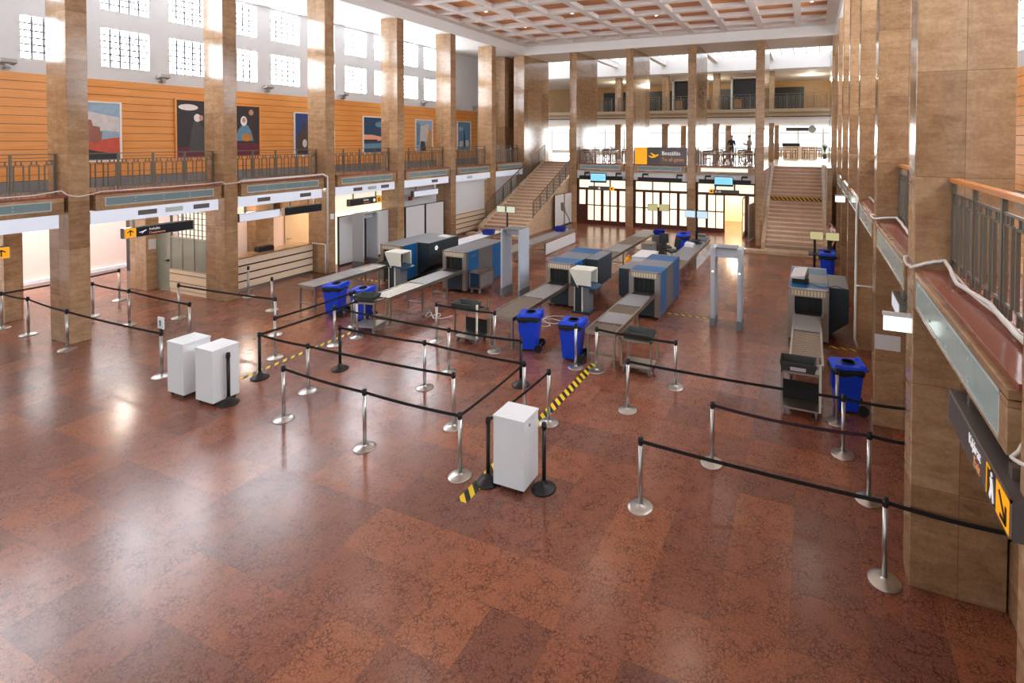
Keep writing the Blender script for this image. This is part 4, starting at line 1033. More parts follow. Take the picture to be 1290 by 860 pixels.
post('B10', -7.1, 9.28, 'steel barrier post on the middle belt left of the third bin')
post('B11', -8.48, 10.6, 'steel barrier post at the left end of the short belt before the second tray trolley')
post('B12', -6.81, 10.62, 'steel barrier post in front of the second tray trolley')
post('D1', -5.38, 9.36, 'black barrier post in front of the bin by the third scanner lane', 'b')
post('D2', -4.77, 8.42, 'steel barrier post just right of the lone black post in the middle, behind the cabinet')
post('D3', -4.2, 8.29, 'steel barrier post beside the hazard tape right of the front white cabinet')
post('D4', -4.28, 6.5, 'black barrier post against the left side of the front white cabinet', 'b')
post('D5', -3.46, 6.68, 'black barrier post against the right side of the front white cabinet', 'b')
post('D6', -10.07, 6.54, 'black barrier post standing against the right-hand white cabinet of the pair', 'b')
post('E1', -4.7, 10.58, 'steel barrier post in front of the bin beside the fourth scanner lane')
post('E2', -4.21, 10.58, 'steel barrier post at the end of the fourth roller table')
post('E3', -3.06, 9.26, 'steel barrier post at the left end of the long belt to the right pillars')
post('E4', -2.46, 10.5, 'steel barrier post at the right end of the short belt of the fourth lane')
post('P2', -2.08, 6.86, 'steel barrier post at the left end of the frontmost right belt')
post('P1', .83, 6.78, 'steel barrier post nearest the camera beside the big right pillar')
post('G1', -1.35, 8.24, 'steel barrier post at the left end of the plum-coloured belt')
post('G2', .53, 9.28, 'steel barrier post in front of the rightmost tray trolley')
post('G3', .8, 8.24, 'steel barrier post at the right end of the plum-coloured belt by the pillar')
post('G4', .48, 10.32, 'steel barrier post between the rightmost trolley and the right blue bin')
t = thing('number_plate', 'small white number plate on top of a barrier post', 'sign', (-12.5, 6.74, .965))
MB().box(-.1, .1, -.014, .014, .04, .29).build('plate', 'cabwhite', t, bevel=.01); MB().box(-.03, .03, -.02, .02, 0, .05).build('clip', 'black', t)
MB().box(-.014, .014, -.02, -.014, .1, .22).box(-.032, .0, -.02, -.014, .19, .215).build('digit', 'signtext', t)
def belt(a, b, label, mat='belt', za=.905, zb=.905, sag=.02):
    pa = Vector(POSTS[a]+(0,)) if isinstance(a, str) else Vector((a[0], a[1], 0)); pb = Vector(POSTS[b]+(0,)) if isinstance(b, str) else Vector((b[0], b[1], 0))
    d = (pb-pa).normalized(); n = Vector((-d.y, d.x, 0))*.0015
    pa = pa+d*(.036 if isinstance(a, str) else 0); pb = pb-d*(.036 if isinstance(b, str) else 0)
    N = 12; vs = []; fs = []
    for i in range(N+1):
        f = i/N; p = pa.lerp(pb, f); z = za+(zb-za)*f-sag*4*f*(1-f)
        for s, h in ((-1, -.024), (1, -.024), (1, .024), (-1, .024)): vs.append((p.x+n.x*s, p.y+n.y*s, z+h))
    for i in range(N):
        for k in range(4): fs.append((i*4+k, i*4+(k+1) % 4, (i+1)*4+(k+1) % 4, (i+1)*4+k))
    m = MB(); v = m._new(vs, fs)
    m.bm.faces.new(v[:4]); m.bm.faces.new(v[-4:])
    tag(m.build('barrier_belt', mat), label, 'barrier belt', 'queue barrier belts')
BL = [('A1','A2','black belt between the first two posts at the left edge'),('A2','A3','black belt crossing in front of the first left pillar'),('A3','A4','black belt from the first pillar to the numbered post'),
 ('A1','A5','black belt running back from the left edge towards the vestibule post'),('A6','A7','black belt just right of the first pillar'),('A7','A8','black belt ending behind the pair of white cabinets'),('A9','A12a','black belt crossing in front of the second left pillar'),
 ('A12b','C1','black belt passing behind the leftmost bin along the floor tape'),('B1','C2','black belt from the black post by the cabinets back to the left trolley'),('B1','B2','black belt from the black post by the cabinets to the next steel post'),('B2','B8','long black belt ending behind the middle belt corner'),
 ('B5','B6','left half of the front middle black belt'),('B6','B7','right half of the front middle black belt'),('B7','D2','black belt running back from the middle belt corner to the post behind the cabinet'),
 ('B3','B9','black belt from the black post by the left trolley'),('B9','D2','black belt ending at the post behind the front white cabinet'),('B4','B10','black belt from the post by the leftmost bin'),('B10','D1','black belt ending at the black post by the third bin'),
 ('B11','B12','short black belt before the second tray trolley'),('D4','D3','black belt passing behind the front white cabinet'),('E2','E4','short black belt before the fourth roller table'),('E3','G2','long black belt crossing in front of the rightmost trolley'),('P2','P1','frontmost black belt between two steel posts')]
for a, b, l in BL: belt(a, b, l)
belt('G2', (1.42, 9.3), 'black belt stub from the trolley post to behind the big right pillar')
belt('P1', (1.985, 6.74), 'black belt from the nearest post across the big right pillar')
belt('G1', 'G3', 'plum-coloured belt in front of the rightmost trolley', 'belt_purple', sag=.05)
belt('G3', (1.42, 8.26), 'black belt stub behind the big right pillar beside the plum belt')

# floor tapes
tag(box1('floor_tape', 'tape', (-10.93, -10.82, 7.3, 10.4, .001, .004)), 'yellow and black tape on the floor by the left trolley', 'tape')
tag(box1('floor_tape', 'tape', (-4.47, -4.3, 6.0, 10.9, .001, .004)), 'yellow and black tape on the floor behind the front white cabinet', 'tape')
tag(box1('floor_tape', 'tape', (-3.8, -2.5, 14.9, 14.99, .001, .004)), 'yellow and black tape on the floor between the fourth scanner and the archway', 'tape')
tag(box1('floor_tape', 'tape', (.47, 1.06, 14.0, 14.12, .001, .004)), 'yellow and black tape on the floor beside the rightmost scanner', 'tape')
tag(box1('floor_tape', 'tape', (-14.9, -13.75, 14.2, 14.32, .001, .004)), 'yellow and black tape on the floor beneath the leftmost roller table', 'tape')

# ------------------------------------------------------------------ white cabinets
def cabinet(label, x, y, rz=0, w=.5, d=.42, h=1.06):
    t = thing('white_cabinet', label, 'cabinet', (x, y, 0), rz, 'white cabinets on castors')
    MB().box(0, w, 0, d, .07, h-.03).build('body', 'cabwhite', t, bevel=.004)
    MB().box(-.008, w+.008, -.008, d+.008, h-.03, h).build('top_panel', 'cabwhite', t, bevel=.004)
    for sx in (.06, w-.06):
        for sy in (.06, d-.06):
            MB().cyl((sx-.012, sy, .03), (sx+.012, sy, .03), .03, seg=12).box(sx-.018, sx+.018, sy-.02, sy+.02, .055, .07).build('caster', 'rubber', t)
    if d < .45: MB().box(w, w+.004, .15, .17, h-.14, h-.1).build('lock', 'black', t)
    return t
cabinet('white cabinet on castors, left and farther one of the pair at the left', -11.5, 6.3, 0, d=.5)
cabinet('right-hand white cabinet of the pair on castors, with a black post before it', -10.66, 6.31, d=.5)
cabinet('tall white cabinet on castors standing alone between two black posts in the middle', -4.14, 6.42)

# ------------------------------------------------------------------ security lanes
def roller_table(label, x0, x1, y0, y1, z, leg_ys, sections=(('roller', 1.),), side_panel=None, group='roller tables of the security lanes', low=True):
    t = thing('roller_table', label, 'conveyor table', (x0, y0, 0), group=group)
    W, L_ = x1-x0, y1-y0
    MB().box(0, .04, 0, L_, z-.1, z).box(W-.04, W, 0, L_, z-.1, z).box(.04, W-.04, 0, .03, z-.1, z-.01).box(.04, W-.04, L_-.03, L_, z-.1, z-.01).build('side_rail', 'steel_dull', t)
    y = .03
    for kind, fr in sections:
        ye = y+(L_-.06)*fr
        if kind == 'roller':
            g = MB(); n = int((ye-y)/.1)
            for i in range(n): g.cyl((.04, y+.05+i*.1, z-.04), (W-.04, y+.05+i*.1, z-.04), .036, seg=8, caps=False)
            g.box(.04, W-.04, y, ye, z-.1, z-.07)
            g.build('roller_bed', 'roller', t)
        else:
            MB().box(.04, W-.04, y+.01, ye-.01, z-.04, z-.008).build('top_plate', kind, t)
        y = ye
    for ly in leg_ys:
        for lx in (.03, W-.07):
            MB().box(lx, lx+.04, ly-y0, ly-y0+.05, .02, z-.1).box(lx-.015, lx+.055, ly-y0-.015, ly-y0+.065, 0, .02).build('leg', 'steel_dull', t)
        MB().box(.07, W-.07, ly-y0+.01, ly-y0+.04, .2, .24).build('cross_bar', 'steel_dull', t)
    if side_panel:
        a, b, za, zb = side_panel
        MB().box(W, W+.02, a-y0, b-y0, za, zb).build('side_panel', 'cabwhite', t)
    return t
roller_table('leftmost roller table leading to the leftmost scanner', -13.72, -13.02, 10.9, 13.85, .77, (10.95, 13.4), (('plate', .45), ('plate', .25), ('roller', .3)))
roller_table('second roller table with a pale plated end leading to the second scanner', -10.95, -10.3, 10.95, 13.9, .77, (11.0, 12.3, 13.4), (('roller', .5), ('plate', .5)))
roller_table('third roller table behind the bin in the middle', -7.16, -6.46, 10.85, 13.88, .77, (10.9, 12.3), (('roller', .55), ('plate', .45)))
roller_table('fourth roller table with alternating plates and rollers', -4.6, -3.88, 10.85, 13.88, .77, (10.9, 12.6), (('roller', .2), ('plate', .25), ('roller', .22), ('plate', .33)))
roller_table('rightmost roller table beside the right pillars', -.34, .28, 10.75, 13.78, .8, (10.8, 12.6), (('roller', .62), ('plate', .38)))
roller_table('long white-topped exit table behind the leftmost scanner', -13.95, -13.1, 17.0, 21.4, .7, (17.1, 19, 21.2), (('cabwhite', 1.),))
roller_table('exit table with white side panel behind the second scanner', -11.15, -10.45, 16.9, 23.4, .68, (17.0, 18.8, 20.3, 23.2), (('roller', .35), ('plate', .65)), (20.3, 23.4, .04, .52))
roller_table('long exit table behind the third scanner', -7.35, -6.62, 16.9, 24.5, .7, (17.0, 19.5, 22, 24.2), (('roller', .3), ('plate', .2), ('roller', .25), ('plate', .25)))
roller_table('exit table with white side panel behind the fourth scanner', -4.72, -3.98, 16.9, 23.4, .68, (17.0, 18.3, 19.3, 23.2), (('roller', .3), ('plate', .7)), (20.3, 23.3, .04, .5))

def scanner(label, x, y, w=.9, l=2.35, h=1.33, top='xtop', side=('xblue', 'xgrey', 'xblue'), box=None, hood=None):
    t = thing('baggage_scanner', label, 'baggage scanner', (x, y, 0), group='baggage scanners')
    tx0, tx1, tz0, tz1 = .15, w-.15, .74, 1.12
    # hollow body
    g = MB(); a = .1
    g.box(.015, w-.015, a, l-a, .08, tz0-.02, 2)
    secs = [(a, l*.3), (l*.3, l*.66), (l*.66, l-a)]
    for (ya, yb), mt in zip(secs, (0, 1, 0)):
        g.box(0, .14, ya, yb, .1, h-.02, mt); g.box(w-.14, w, ya, yb, .1, h-.02, mt); g.box(.14, w-.14, ya, yb, tz1+.03, h-.02, mt)
        g.box(0, w, ya, yb, h-.02, h, 3 if mt == 0 else 4)
    g.build('body', [side[0], side[1], 'xdark', top, 'xtop'], t, bevel=.006)
    for yy, nm in ((0, 'front_frame'), (l-.1, 'rear_frame')):
        g = MB()
        g.box(0, tx0, yy, yy+.1, .08, h).box(tx1, w, yy, yy+.1, .08, h).box(tx0, tx1, yy, yy+.1, tz1+.02, h).build(nm, 'steel_dull', t)
        MB().box(tx0, tx1, yy+.01, yy+.08, .1, tz0-.03).build('lower_panel', 'xdark', t)
    g = MB()
    g.box(tx0-.06, tx1+.06, -.012, 0, tz1+.05, h-.04)
    bd = g.build('warning_band', 'band', t)
    g = MB(); n = 9; sw = (tx1-tx0)/n
    for i in range(n): g.box(tx0+i*sw+.002, tx0+(i+1)*sw-.002, .05+.012*(i % 2), .055+.012*(i % 2), tz0+.01, tz1+.02)
    g.build('lead_curtain', 'curtain', t)
    MB().box(tx0+.02, tx1-.02, -.28, l+.1, tz0-.06, tz0).build('belt', 'rubber', t)
    for tx in (tx0, tx1): MB().box(tx-.02, tx+.02, -.3, 0, tz0-.1, tz0+.02).build('bed_rail', 'steel_dull', t)
    for sx in (.08, w-.08):
        for sy in (.12, l-.12): MB().cyl((sx-.02, sy, .045), (sx+.02, sy, .045), .045, seg=12).build('caster', 'rubber', t)
    MB().box(-.003, .05, -.012, .02, h-.02, h+.01).box(w-.05, w+.003, -.012, .02, h-.02, h+.01).build('corner_cap', 'redhood', t)
    if box:
        bx0, bx1, by0, by1, bh, lower = box
        bx0 -= x; bx1 -= x; by0 -= y; by1 -= y
        g = MB()
        if lower: # box whose underside slopes back up to the body
            out = bx1 if bx0 >= w-.05 else bx0; inn = bx0 if bx0 >= w-.05 else bx1
            g.prism([(inn, by0, .12), (out, by0, .48), (out, by0, bh), (inn, by0, bh)], (0, by1-by0, 0))
        else: g.box(bx0, bx1, by0, by1, .1, bh)
        g.build('side_housing', 'xdark', t, bevel=.008)
        MB().box(bx0+.01, bx1-.01, by0+.01, by1-.01, bh, bh+.012).build('housing_lid', 'xtop', t)
    return t
s1 = scanner('leftmost baggage scanner, blue and dark with a large dark rear housing', -13.86, 14.3, .95, 2.5, 1.31, box=(-12.91, -12.4, 15.1, 16.8, 1.3, True))
s2 = scanner('second baggage scanner from the left with blue sides and a tray trolley at its flank', -11.15, 14.25, .93, 2.35, 1.33, box=(-11.55, -11.15, 14.9, 16.3, 1.2, False))
s3 = scanner('third baggage scanner, blue top with a dark side housing behind the operator console', -7.3, 14.2, .9, 2.4, 1.32, top='xblue', side=('xblue', 'xdark', 'xblue'), box=(-6.4, -5.98, 15.1, 16.35, 1.3, True))
s4 = scanner('fourth baggage scanner with blue and grey sides left of the free-standing archway', -4.68, 14.2, .9, 2.4, 1.32, top='xblue', box=(-5.12, -4.68, 14.6, 15.6, 1.25, True))
s5 = scanner('rightmost baggage scanner beside the right pillars with papers on top', -.47, 14.1, .93, 2.5, 1.33, top='xblue', side=('xgrey', 'xgrey', 'xgrey'), box=(.46, .92, 14.5, 15.9, 1.32, True))
# loose things on the scanners
g = MB()
for q in range(5):
    a = q*2*PI/5; u, v = .055*math.cos(a), .055*math.sin(a)
    g.prism([(1.462, 1.2+u+.04*math.cos(b*PI/5), 1.08+v+.04*math.sin(b*PI/5)) for b in range(10)], (.003, 0, 0))
g.build('emblem', 'signwhite', s1)
g = MB()
for q, wd in enumerate((.32, .22)): g.box(.93, .933, .3, .3+wd, 1.17-.05*q, 1.19-.05*q)
g.build('maker_lettering', 'xtop', s2)
t = thing('paper_tray', 'open white folder in a black tray on top of the rightmost scanner', 'folder', (-.3, 15.0, 1.33))
MB().box(-.1, .3, -.35, .3, 0, .14).build('tray', 'black', t); MB().hexa([(-.14,-.4,.12),(.2,-.4,.12),(.28,.35,.16),(-.06,.35,.16)], [(-.14,-.4,.16),(.2,-.4,.2),(.28,.35,.28),(-.06,.35,.24)]).build('sheet', 'paper', t)
tag(MB().tube([(-.1+.12*i, 14.5+.15*math.sin(i*1.3), 1.345) for i in range(9)], .008, 6).build('cable', 'black'), 'thin black cable lying across the top of the rightmost scanner', 'cable')
tag(MB().hexa([(-12.9,16.2,1.315),(-12.5,16.2,1.315),(-12.5,16.5,1.315),(-12.9,16.5,1.315)], [(-12.88,16.22,1.37),(-12.52,16.22,1.34),(-12.52,16.48,1.34),(-12.88,16.48,1.37)]).build('paper_stack', 'paper'), 'white papers on top of the leftmost scanner', 'papers')
def console(label, x, y):
    t = thing('operator_console', label, 'console', (x, y, 0), group='operator consoles')
    MB().box(-.28, .28, -.22, .3, 0, .05).build('base', 'xdark', t)
    MB().box(-.22, .0, -.14, .22, .05, .82).build('pedestal', 'xdark', t); MB().box(.0, .22, -.12, .2, .05, .8).build('front_panel', 'xtop', t)
    for ex in (-.24, .0): MB().box(ex, ex+.027, -.16, -.12, .05, .82).build('edge_trim', 'lcream', t)
    g = MB()
    g.prism([(-.36, -.2, 1.2), (-.1, -.2, .74), (-.1, -.2, 1.22), (-.36, -.2, 1.22)], (0, .03, 0)); g.prism([(-.36, .3, 1.2), (-.1, .3, .74), (-.1, .3, 1.22), (-.36, .3, 1.22)], (0, .03, 0))
    g.box(-.36, .3, -.2, .33, 1.22, 1.26); g.box(-.1, .3, -.2, -.16, .82, 1.22); g.box(-.1, .3, .29, .33, .82, 1.22)
    g.build('monitor_hood', 'lcream', t)
    MB().box(-.34, -.05, -.17, .29, .76, 1.21).build('hood_back', 'xdark', t)
    MB().box(-.06, -.03, -.14, .27, .88, 1.18).build('screen', 'screen_off', t)
    MB().hexa([(.02,-.2,.78),(.46,-.2,.72),(.46,.34,.72),(.02,.34,.78)], [(.02,-.2,.84),(.46,-.2,.76),(.46,.34,.76),(.02,.34,.84)]).build('keyboard_shelf', 'shelf_blue', t)
    return t
console('operator console with white monitor hood beside the leftmost scanner', -12.62, 13.78)
console('operator console with white monitor hood beside the third scanner', -6.02, 14.1)
def arch(label, x0, x1, y0, y1, h=2.12, rot=False, aw=.06, light=False):
    "walk-through detector: two panels along y at x0 and x1"
    t = thing('metal_detector', label, 'metal detector', (x0, y0, 0), group='walk-through metal detectors')
    if rot: t.rotation_euler.z = PI/2
    W = x1-x0; D = y1-y0
    for xa in (0, W-aw):
        p = MB(); p.box(xa, xa+aw, 0, D, .24, h).build('side_panel', 'monitor_grey', t, bevel=.012)
        MB().box(xa-.01, xa+aw+.01, -.015, D+.015, 0, .24).build('foot', 'xtop', t)
    MB().box(aw, W-aw, .06 if light else D*.4, D-.06, h-(.26 if light else .2), h-.02).build('cross_head', 'monitor_grey', t, bevel=.01)
    MB().box(aw+.02, W-aw-.02, .02, D-.02, h-.03, h+.01).build('control_unit', 'xtop', t)
    if light:
        for xa in (aw/2, W-aw/2): MB().cyl((xa, -.004, 1.5), (xa, .004, 1.5), .018).build('indicator', 'led', t)
    return t
M['monitor_grey'] = plain('pale_grey_panel', (186, 194, 204), .4, var=.03)
arch('walk-through metal detector between the second and third lanes', -9.08, -8.38, 14.5, 15.12, 2.14, aw=.055)
arch('slim walk-through metal detector standing alone left of the right staircase', -2.42, -1.62, 14.3, 14.8, 2.14, aw=.11, light=True)
t = arch('disused metal detector stored by the white boards between the third and fourth pillars', 0, .78, 0, .55, 2.08, rot=True, aw=.06)
t.location = (-15.86, 15.48, 0)

# ------------------------------------------------------------------ bins
def bin_proto():
    t = thing('wheelie_bin', '', 'bin', (0,0,0), group='blue wheelie bins')
    b = MB(); b.hexa([(-.19,-.2,.04),(.19,-.2,.04),(.19,.2,.04),(-.19,.2,.04)], [(-.24,-.27,.86),(.24,-.27,.86),(.24,.27,.86),(-.24,.27,.86)])
    b.box(-.12, .12, -.285, -.25, .45, .84)
    b.build('body', 'blue', t, bevel=.02)
    g = MB(); n = 28
    ring = []
    for i in range(n):
        a = 2*PI*i/n; cx = max(-1, min(1, 1.35*math.cos(a))); cy = max(-1, min(1, 1.35*math.sin(a)))
        ring.append((cx, cy, random.uniform(-.035, .03), random.uniform(.0, .02)))
    vs = []; fs = []
    for lv, (e, z) in enumerate(((.262, .78), (.275, .83), (.272, .88), (.235, .885))):
        for cx, cy, dz, de in ring: vs.append((cx*(e-.01+de), cy*(e+.02+de), z+(dz if lv == 0 else dz*.3)))
    for k in range(3):
        for i in range(n): fs.append((k*n+i, k*n+(i+1) % n, (k+1)*n+(i+1) % n, (k+1)*n+i))
    g._new(vs, fs, 0, True); g.build('bin_bag', 'rubber', t)
    l = MB()
    l.hexa([(-.27,-.3,.885),(.27,-.3,.885),(.27,.3,.9),(-.27,.3,.9)], [(-.25,-.28,.94),(.25,-.28,.94),(.25,.28,.97),(-.25,.28,.97)])
    l.box(-.23, .23, -.26, -.1, .93, .965); l.box(-.27, .27, .27, .31, .88, 1.0); l.box(-.23, -.12, .2, .27, .95, .99); l.box(.12, .23, .2, .27, .95, .99)
    l.build('lid', 'blue', t, bevel=.014)
    MB().lathe([(.12, .966), (.13, .985), (.115, .99), (.105, .972)], (0, .03, 0)).cyl((0,.03,.955), (0,.03,.972), .11).build('lid_opening', 'rubber', t)
    for s in (-1, 1): MB().cyl((s*.2, .27, .1), (s*.26, .27, .1), .1, seg=20).cyl((s*.2, .27, .1), (s*.265, .27, .1), .04, seg=10).build('wheel', 'rubber', t)
    MB().cyl((-.22, .27, .1), (.22, .27, .1), .015).build('axle', 'steel_dull', t)
    MB().tube([(-.18, .27, .85), (-.18, .36, .88), (.18, .36, .88), (.18, .27, .85)], .016).build('handle', 'blue', t)
    return t
bp = None
def wbin(x, y, rz, label, sc=.92):
    global bp
    if bp is None: bp = bin_proto(); t = bp
    else: t = dup(bp)
    t.location = (x, y, 0); t.rotation_euler.z = rz; t.scale = (sc, sc, sc); t['label'] = label
wbin(-12.42, 11.1, -1.3, 'blue wheelie bin with black bag at the end of the leftmost roller table')
wbin(-11.42, 11.1, -1.35, 'blue wheelie bin half hidden behind the left tray trolley', .9)
wbin(-6.13, 11.1, -1.3, 'blue wheelie bin at the end of the third roller table')
wbin(-4.97, 11.0, -1.5, 'blue wheelie bin left of the fourth roller table')
wbin(.66, 10.9, -1.4, 'blue wheelie bin beside the right pillars')
wbin(.6, 20.7, 0, 'dark blue wheelie bin below the two monitors near the right staircase', 1.05)
wbin(-5.0, 22.6, 0, 'blue wheelie bin standing between the far exit tables', 1.)

# ------------------------------------------------------------------ tray trolleys and trays
def tray(label, x, y, z, rz=0, w=.62, d=.44, h=.13, mat='tray', note=False, group='grey security trays'):
    t = thing('security_tray', label, 'tray', (x, y, z), rz, group)
    g = MB(); a, b = w/2, d/2; i = .035
    g.hexa([(-a+i,-b+i,0),(a-i,-b+i,0),(a-i,b-i,0),(-a+i,b-i,0)], [(-a+i,-b+i,.012),(a-i,-b+i,.012),(a-i,b-i,.012),(-a+i,b-i,.012)])
    for (p, q) in (((-a,-b),(a,-b)), ((a,-b),(a,b)), ((a,b),(-a,b)), ((-a,b),(-a,-b))):
        s = lambda v, k: (v[0]*(1-k*i/a), v[1]*(1-k*i/b))
        p0, q0 = s(p, 1), s(q, 1); p1, q1 = p, q; p2, q2 = s(p, .35), s(q, .35); p3, q3 = s(p, 1.3), s(q, 1.3)
        g._new([(*p0,0),(*q0,0),(*q1,h),(*p1,h),(*q2,h),(*p2,h),(*q3,.012),(*p3,.012)], [(0,1,2,3),(3,2,4,5),(5,4,6,7)])
    g.build('shell', mat, t)
    if note: MB().hexa([(-.13,-b+.012,.03),(.13,-b+.012,.03),(.13,-b+.014,.03),(-.13,-b+.014,.03)], [(-.13,-b-.008,.1),(.13,-b-.008,.1),(.13,-b-.004,.1),(-.13,-b-.004,.1)]).build('sticker', 'paper', t)
    return t
def trolley(label, x, y, rz=0, w=.62, d=.5, h=.78, solid=None):
    t = thing('tray_trolley', label, 'trolley', (x, y, 0), rz, 'tray trolleys')
    a, b = w/2, d/2
    MB().box(-a, a, -b, b, .14, .17).build('platform', 'steel_dull', t, bevel=.004)
    MB().box(-a, a, -b, -b+.03, h-.03, h+.02).box(-a, a, b-.03, b, h-.03, h+.02).box(-a, -a+.03, -b, b, h-.03, h+.02).box(a-.03, a, -b, b, h-.03, h+.02).box(-a+.03, a-.03, -b+.03, b-.03, h-.03, h-.02).build('shelf', 'steel_dull', t)
    for sx in (-1, 1):
        for sy in (-1, 1):
            if solid == 'open' and sx < 0 and sy < 0: continue
            hh = h+.2 if (sx > 0 and solid == 'tall') else h-.03
            MB().box(sx*a-.018 if sx > 0 else -a-.0, sx*a+.018 if sx > 0 else -a+.036, sy*b-.018, sy*b+.018, .17, hh).build('upright', 'lcream' if (solid == 'tall' and sx > 0 and sy < 0) else 'steel_dull', t)
    if solid == 'panel': MB().box(a-.02, a-.01, -b+.02, b-.02, .2, h-.05).build('side_panel', 'plate', t)
    if solid == 'tall': MB().box(-a+.02, a-.02, b-.03, b-.015, .17, h-.3).build('dark_interior_panel', 'rubber', t)  # black sheet standing in for the dark interior of the open trolley
    for sx in (-1, 1):
        for sy in (-1, 1):
            cx, cy = sx*(a-.06), sy*(b-.06)
            MB().cyl((cx-.014, cy, .06), (cx+.014, cy, .06), .06, seg=18).build('caster_wheel', 'xtop', t); MB().box(cx-.02, cx+.02, cy-.03, cy+.03, .09, .14).build('caster_fork', 'steel_dull', t)
    return t
trolley('steel tray trolley at the left in front of the second roller table', -10.62, 10.55, .2, .66, .55, .78)
tray('empty grey tray on the left steel trolley', -10.66, 10.52, .802, .2, .58, .42)
trolley('steel trolley with an empty tray left of the third roller table', -7.7, 10.95, 0, .66, .48, .8, 'tall')
tray('empty dark tray on the trolley left of the third roller table', -7.85, 10.95, .822, 0)
trolley('steel trolley parked against the side of the second scanner', -9.98, 14.78, 0, .42, .8, .68, 'panel')
trolley('steel trolley at the right of the fourth roller table', -3.38, 10.98, 0, .68, .5, .72, None)
tray('dark tray on the trolley right of the fourth roller table', -3.36, 10.95, .742, 0, .64, .46)
trolley('rightmost steel trolley in front of the rightmost roller table', -.12, 10.4, 0, .66, .4, .82, 'tall')
tray('dark tray with a white sticker on the rightmost trolley', -.16, 10.34, .842, 0, .62, .42, .17, note=True)
# clutter on the exit side
def tub(label, x, y, z): 
    t = tray(label, x, y, z, .2, .5, .4, .2, 'darkblue', group='dark blue tubs on the exit tables'); return t
tub('dark blue tub on the far end of the white exit table', -13.4, 20.4, .7)
tub('dark blue tub on the exit table beside the white boards', -10.85, 22.6, .68)
tub('dark blue tub on a stand between the far exit tables', -6.05, 22.6, .86)
t = thing('box_stand', 'small grey stand beneath a blue tub between the exit tables', 'stand', (-6.05, 22.6, 0))
MB().box(-.28, .28, -.22, .22, .02, .82).build('body', 'xgrey', t); MB().box(-.3, .3, -.24, .24, .82, .86).build('top', 'xtop', t); MB().box(-.29, .29, -.23, .23, 0, .02).build('plinth', 'rubber', t)
t = thing('storage_box', 'white storage box standing behind the fourth scanner', 'box', (-5.5, 18.6, 0))
MB().box(-.32, .32, -.6, .6, 0, .8).build('body', 'cabwhite', t, bevel=.01); MB().box(-.33, .33, -.61, .61, .8, .86).build('lid', 'paper', t, bevel=.01)
t = thing('orange_canister', 'orange plastic canister beside the white storage box', 'canister', (-6.05, 18.3, 0))
MB().lathe([(.13, 0), (.15, .03), (.15, .62), (.1, .7), (.05, .74)]).build('body', 'orange', t); MB().cyl((0,0,.74), (0,0,.8), .045).build('cap', 'orange', t)
t = thing('grey_box', 'grey crate beside the long exit table of the third lane', 'crate', (-6.1, 21.2, 0))
MB().box(-.22, .22, -.3, .3, 0, .72).build('body', 'plate', t, bevel=.01); MB().box(-.23, .23, -.31, .31, .68, .75).build('rim', 'steel_dull', t)
def office_chair(label, x, y, rz):
    t = thing('office_chair', label, 'chair', (x, y, 0), rz, 'black swivel chairs')
    for q in range(5):
        a = q*2*PI/5; MB().bar((0,0,.1), (.28*math.cos(a), .28*math.sin(a), .06), .04, .03).cyl((.28*math.cos(a), .28*math.sin(a)-.012, .025), (.28*math.cos(a), .28*math.sin(a)+.012, .025), .025, seg=10).build('star_leg', 'black', t)
    MB().cyl((0,0,.09), (0,0,.44), .03).build('column', 'steel_dull', t); MB().box(-.23, .23, -.22, .22, .44, .52).build('seat', 'black', t, bevel=.03)
    MB().hexa([(-.2,.2,.6),(.2,.2,.6),(.2,.25,.6),(-.2,.25,.6)], [(-.2,.27,1.0),(.2,.27,1.0),(.2,.32,1.0),(-.2,.32,1.0)]).box(-.03, .03, .2, .25, .48, .62).build('backrest', 'black', t, bevel=.02)
office_chair('black swivel chair between the far exit tables, left one', -5.6, 21.9, .5)
office_chair('black swivel chair between the far exit tables, right one', -5.15, 21.2, -.8)
def monitor_stand(label, x, y, z0, top, mats, tilt=0, offs=0.):
    t = thing('monitor_stand', label, 'monitor stand', (x, y, 0), tilt, 'twin-monitor stands')
    MB().cyl((0,0,0 if z0 < .1 else z0), (0,0,(0 if z0 < .1 else z0)+.03), .22, seg=20).build('foot', 'black', t)
    MB().cyl((0,0,z0), (0,0,top), .045, seg=12).build('pole', 'black', t)
    MB().bar((0,0,top-.1), (offs, -.1, top), .05, .04).bar((offs-.25, -.1, top), (offs+.3, -.1, top), .03, .03).build('arm', 'xgrey', t)
    for s in (-1, 1):
        cx = offs+.02+s*.26
        MB().box(cx-.23, cx+.23, -.16, -.12, top-.14, top+.16).build('monitor', 'xgrey', t); MB().box(cx-.215, cx+.215, -.164, -.16, top-.125, top+.145).build('screen_face', mats, t)
    MB().hexa([(-.2,-.35,z0+.86 if z0 < .1 else z0+.1),(.2,-.35,z0+.86 if z0 < .1 else z0+.1),(.2,0,z0+.9 if z0 < .1 else z0+.14),(-.2,0,z0+.9 if z0 < .1 else z0+.14)], [(-.2,-.35,z0+.9 if z0 < .1 else z0+.14),(.2,-.35,z0+.9 if z0 < .1 else z0+.14),(.2,0,z0+.94 if z0 < .1 else z0+.18),(-.2,0,z0+.94 if z0 < .1 else z0+.18)]).build('keyboard_tray', 'black', t)
monitor_stand('twin pale monitors on a black stand beside the left staircase', -12.85, 21.1, 0, 1.78, 'monitor')
monitor_stand('twin beige monitors on a stand in front of the middle far doors', -6.3, 23.3, 0, 1.95, 'monitor_beige', .15)
monitor_stand('twin pale blue monitors at the end of the fourth exit table', -4.35, 22.2, .68, 1.9, 'monitor_blue', -.1)
monitor_stand('twin beige monitors on a black stand near the right staircase', .18, 21.0, 0, 1.55, 'monitor_beige', 0, .3)
t = thing('equipment_stack', 'grey office machine and white folders on the end of the fourth exit table', 'machine', (-4.3, 22.95, .68))
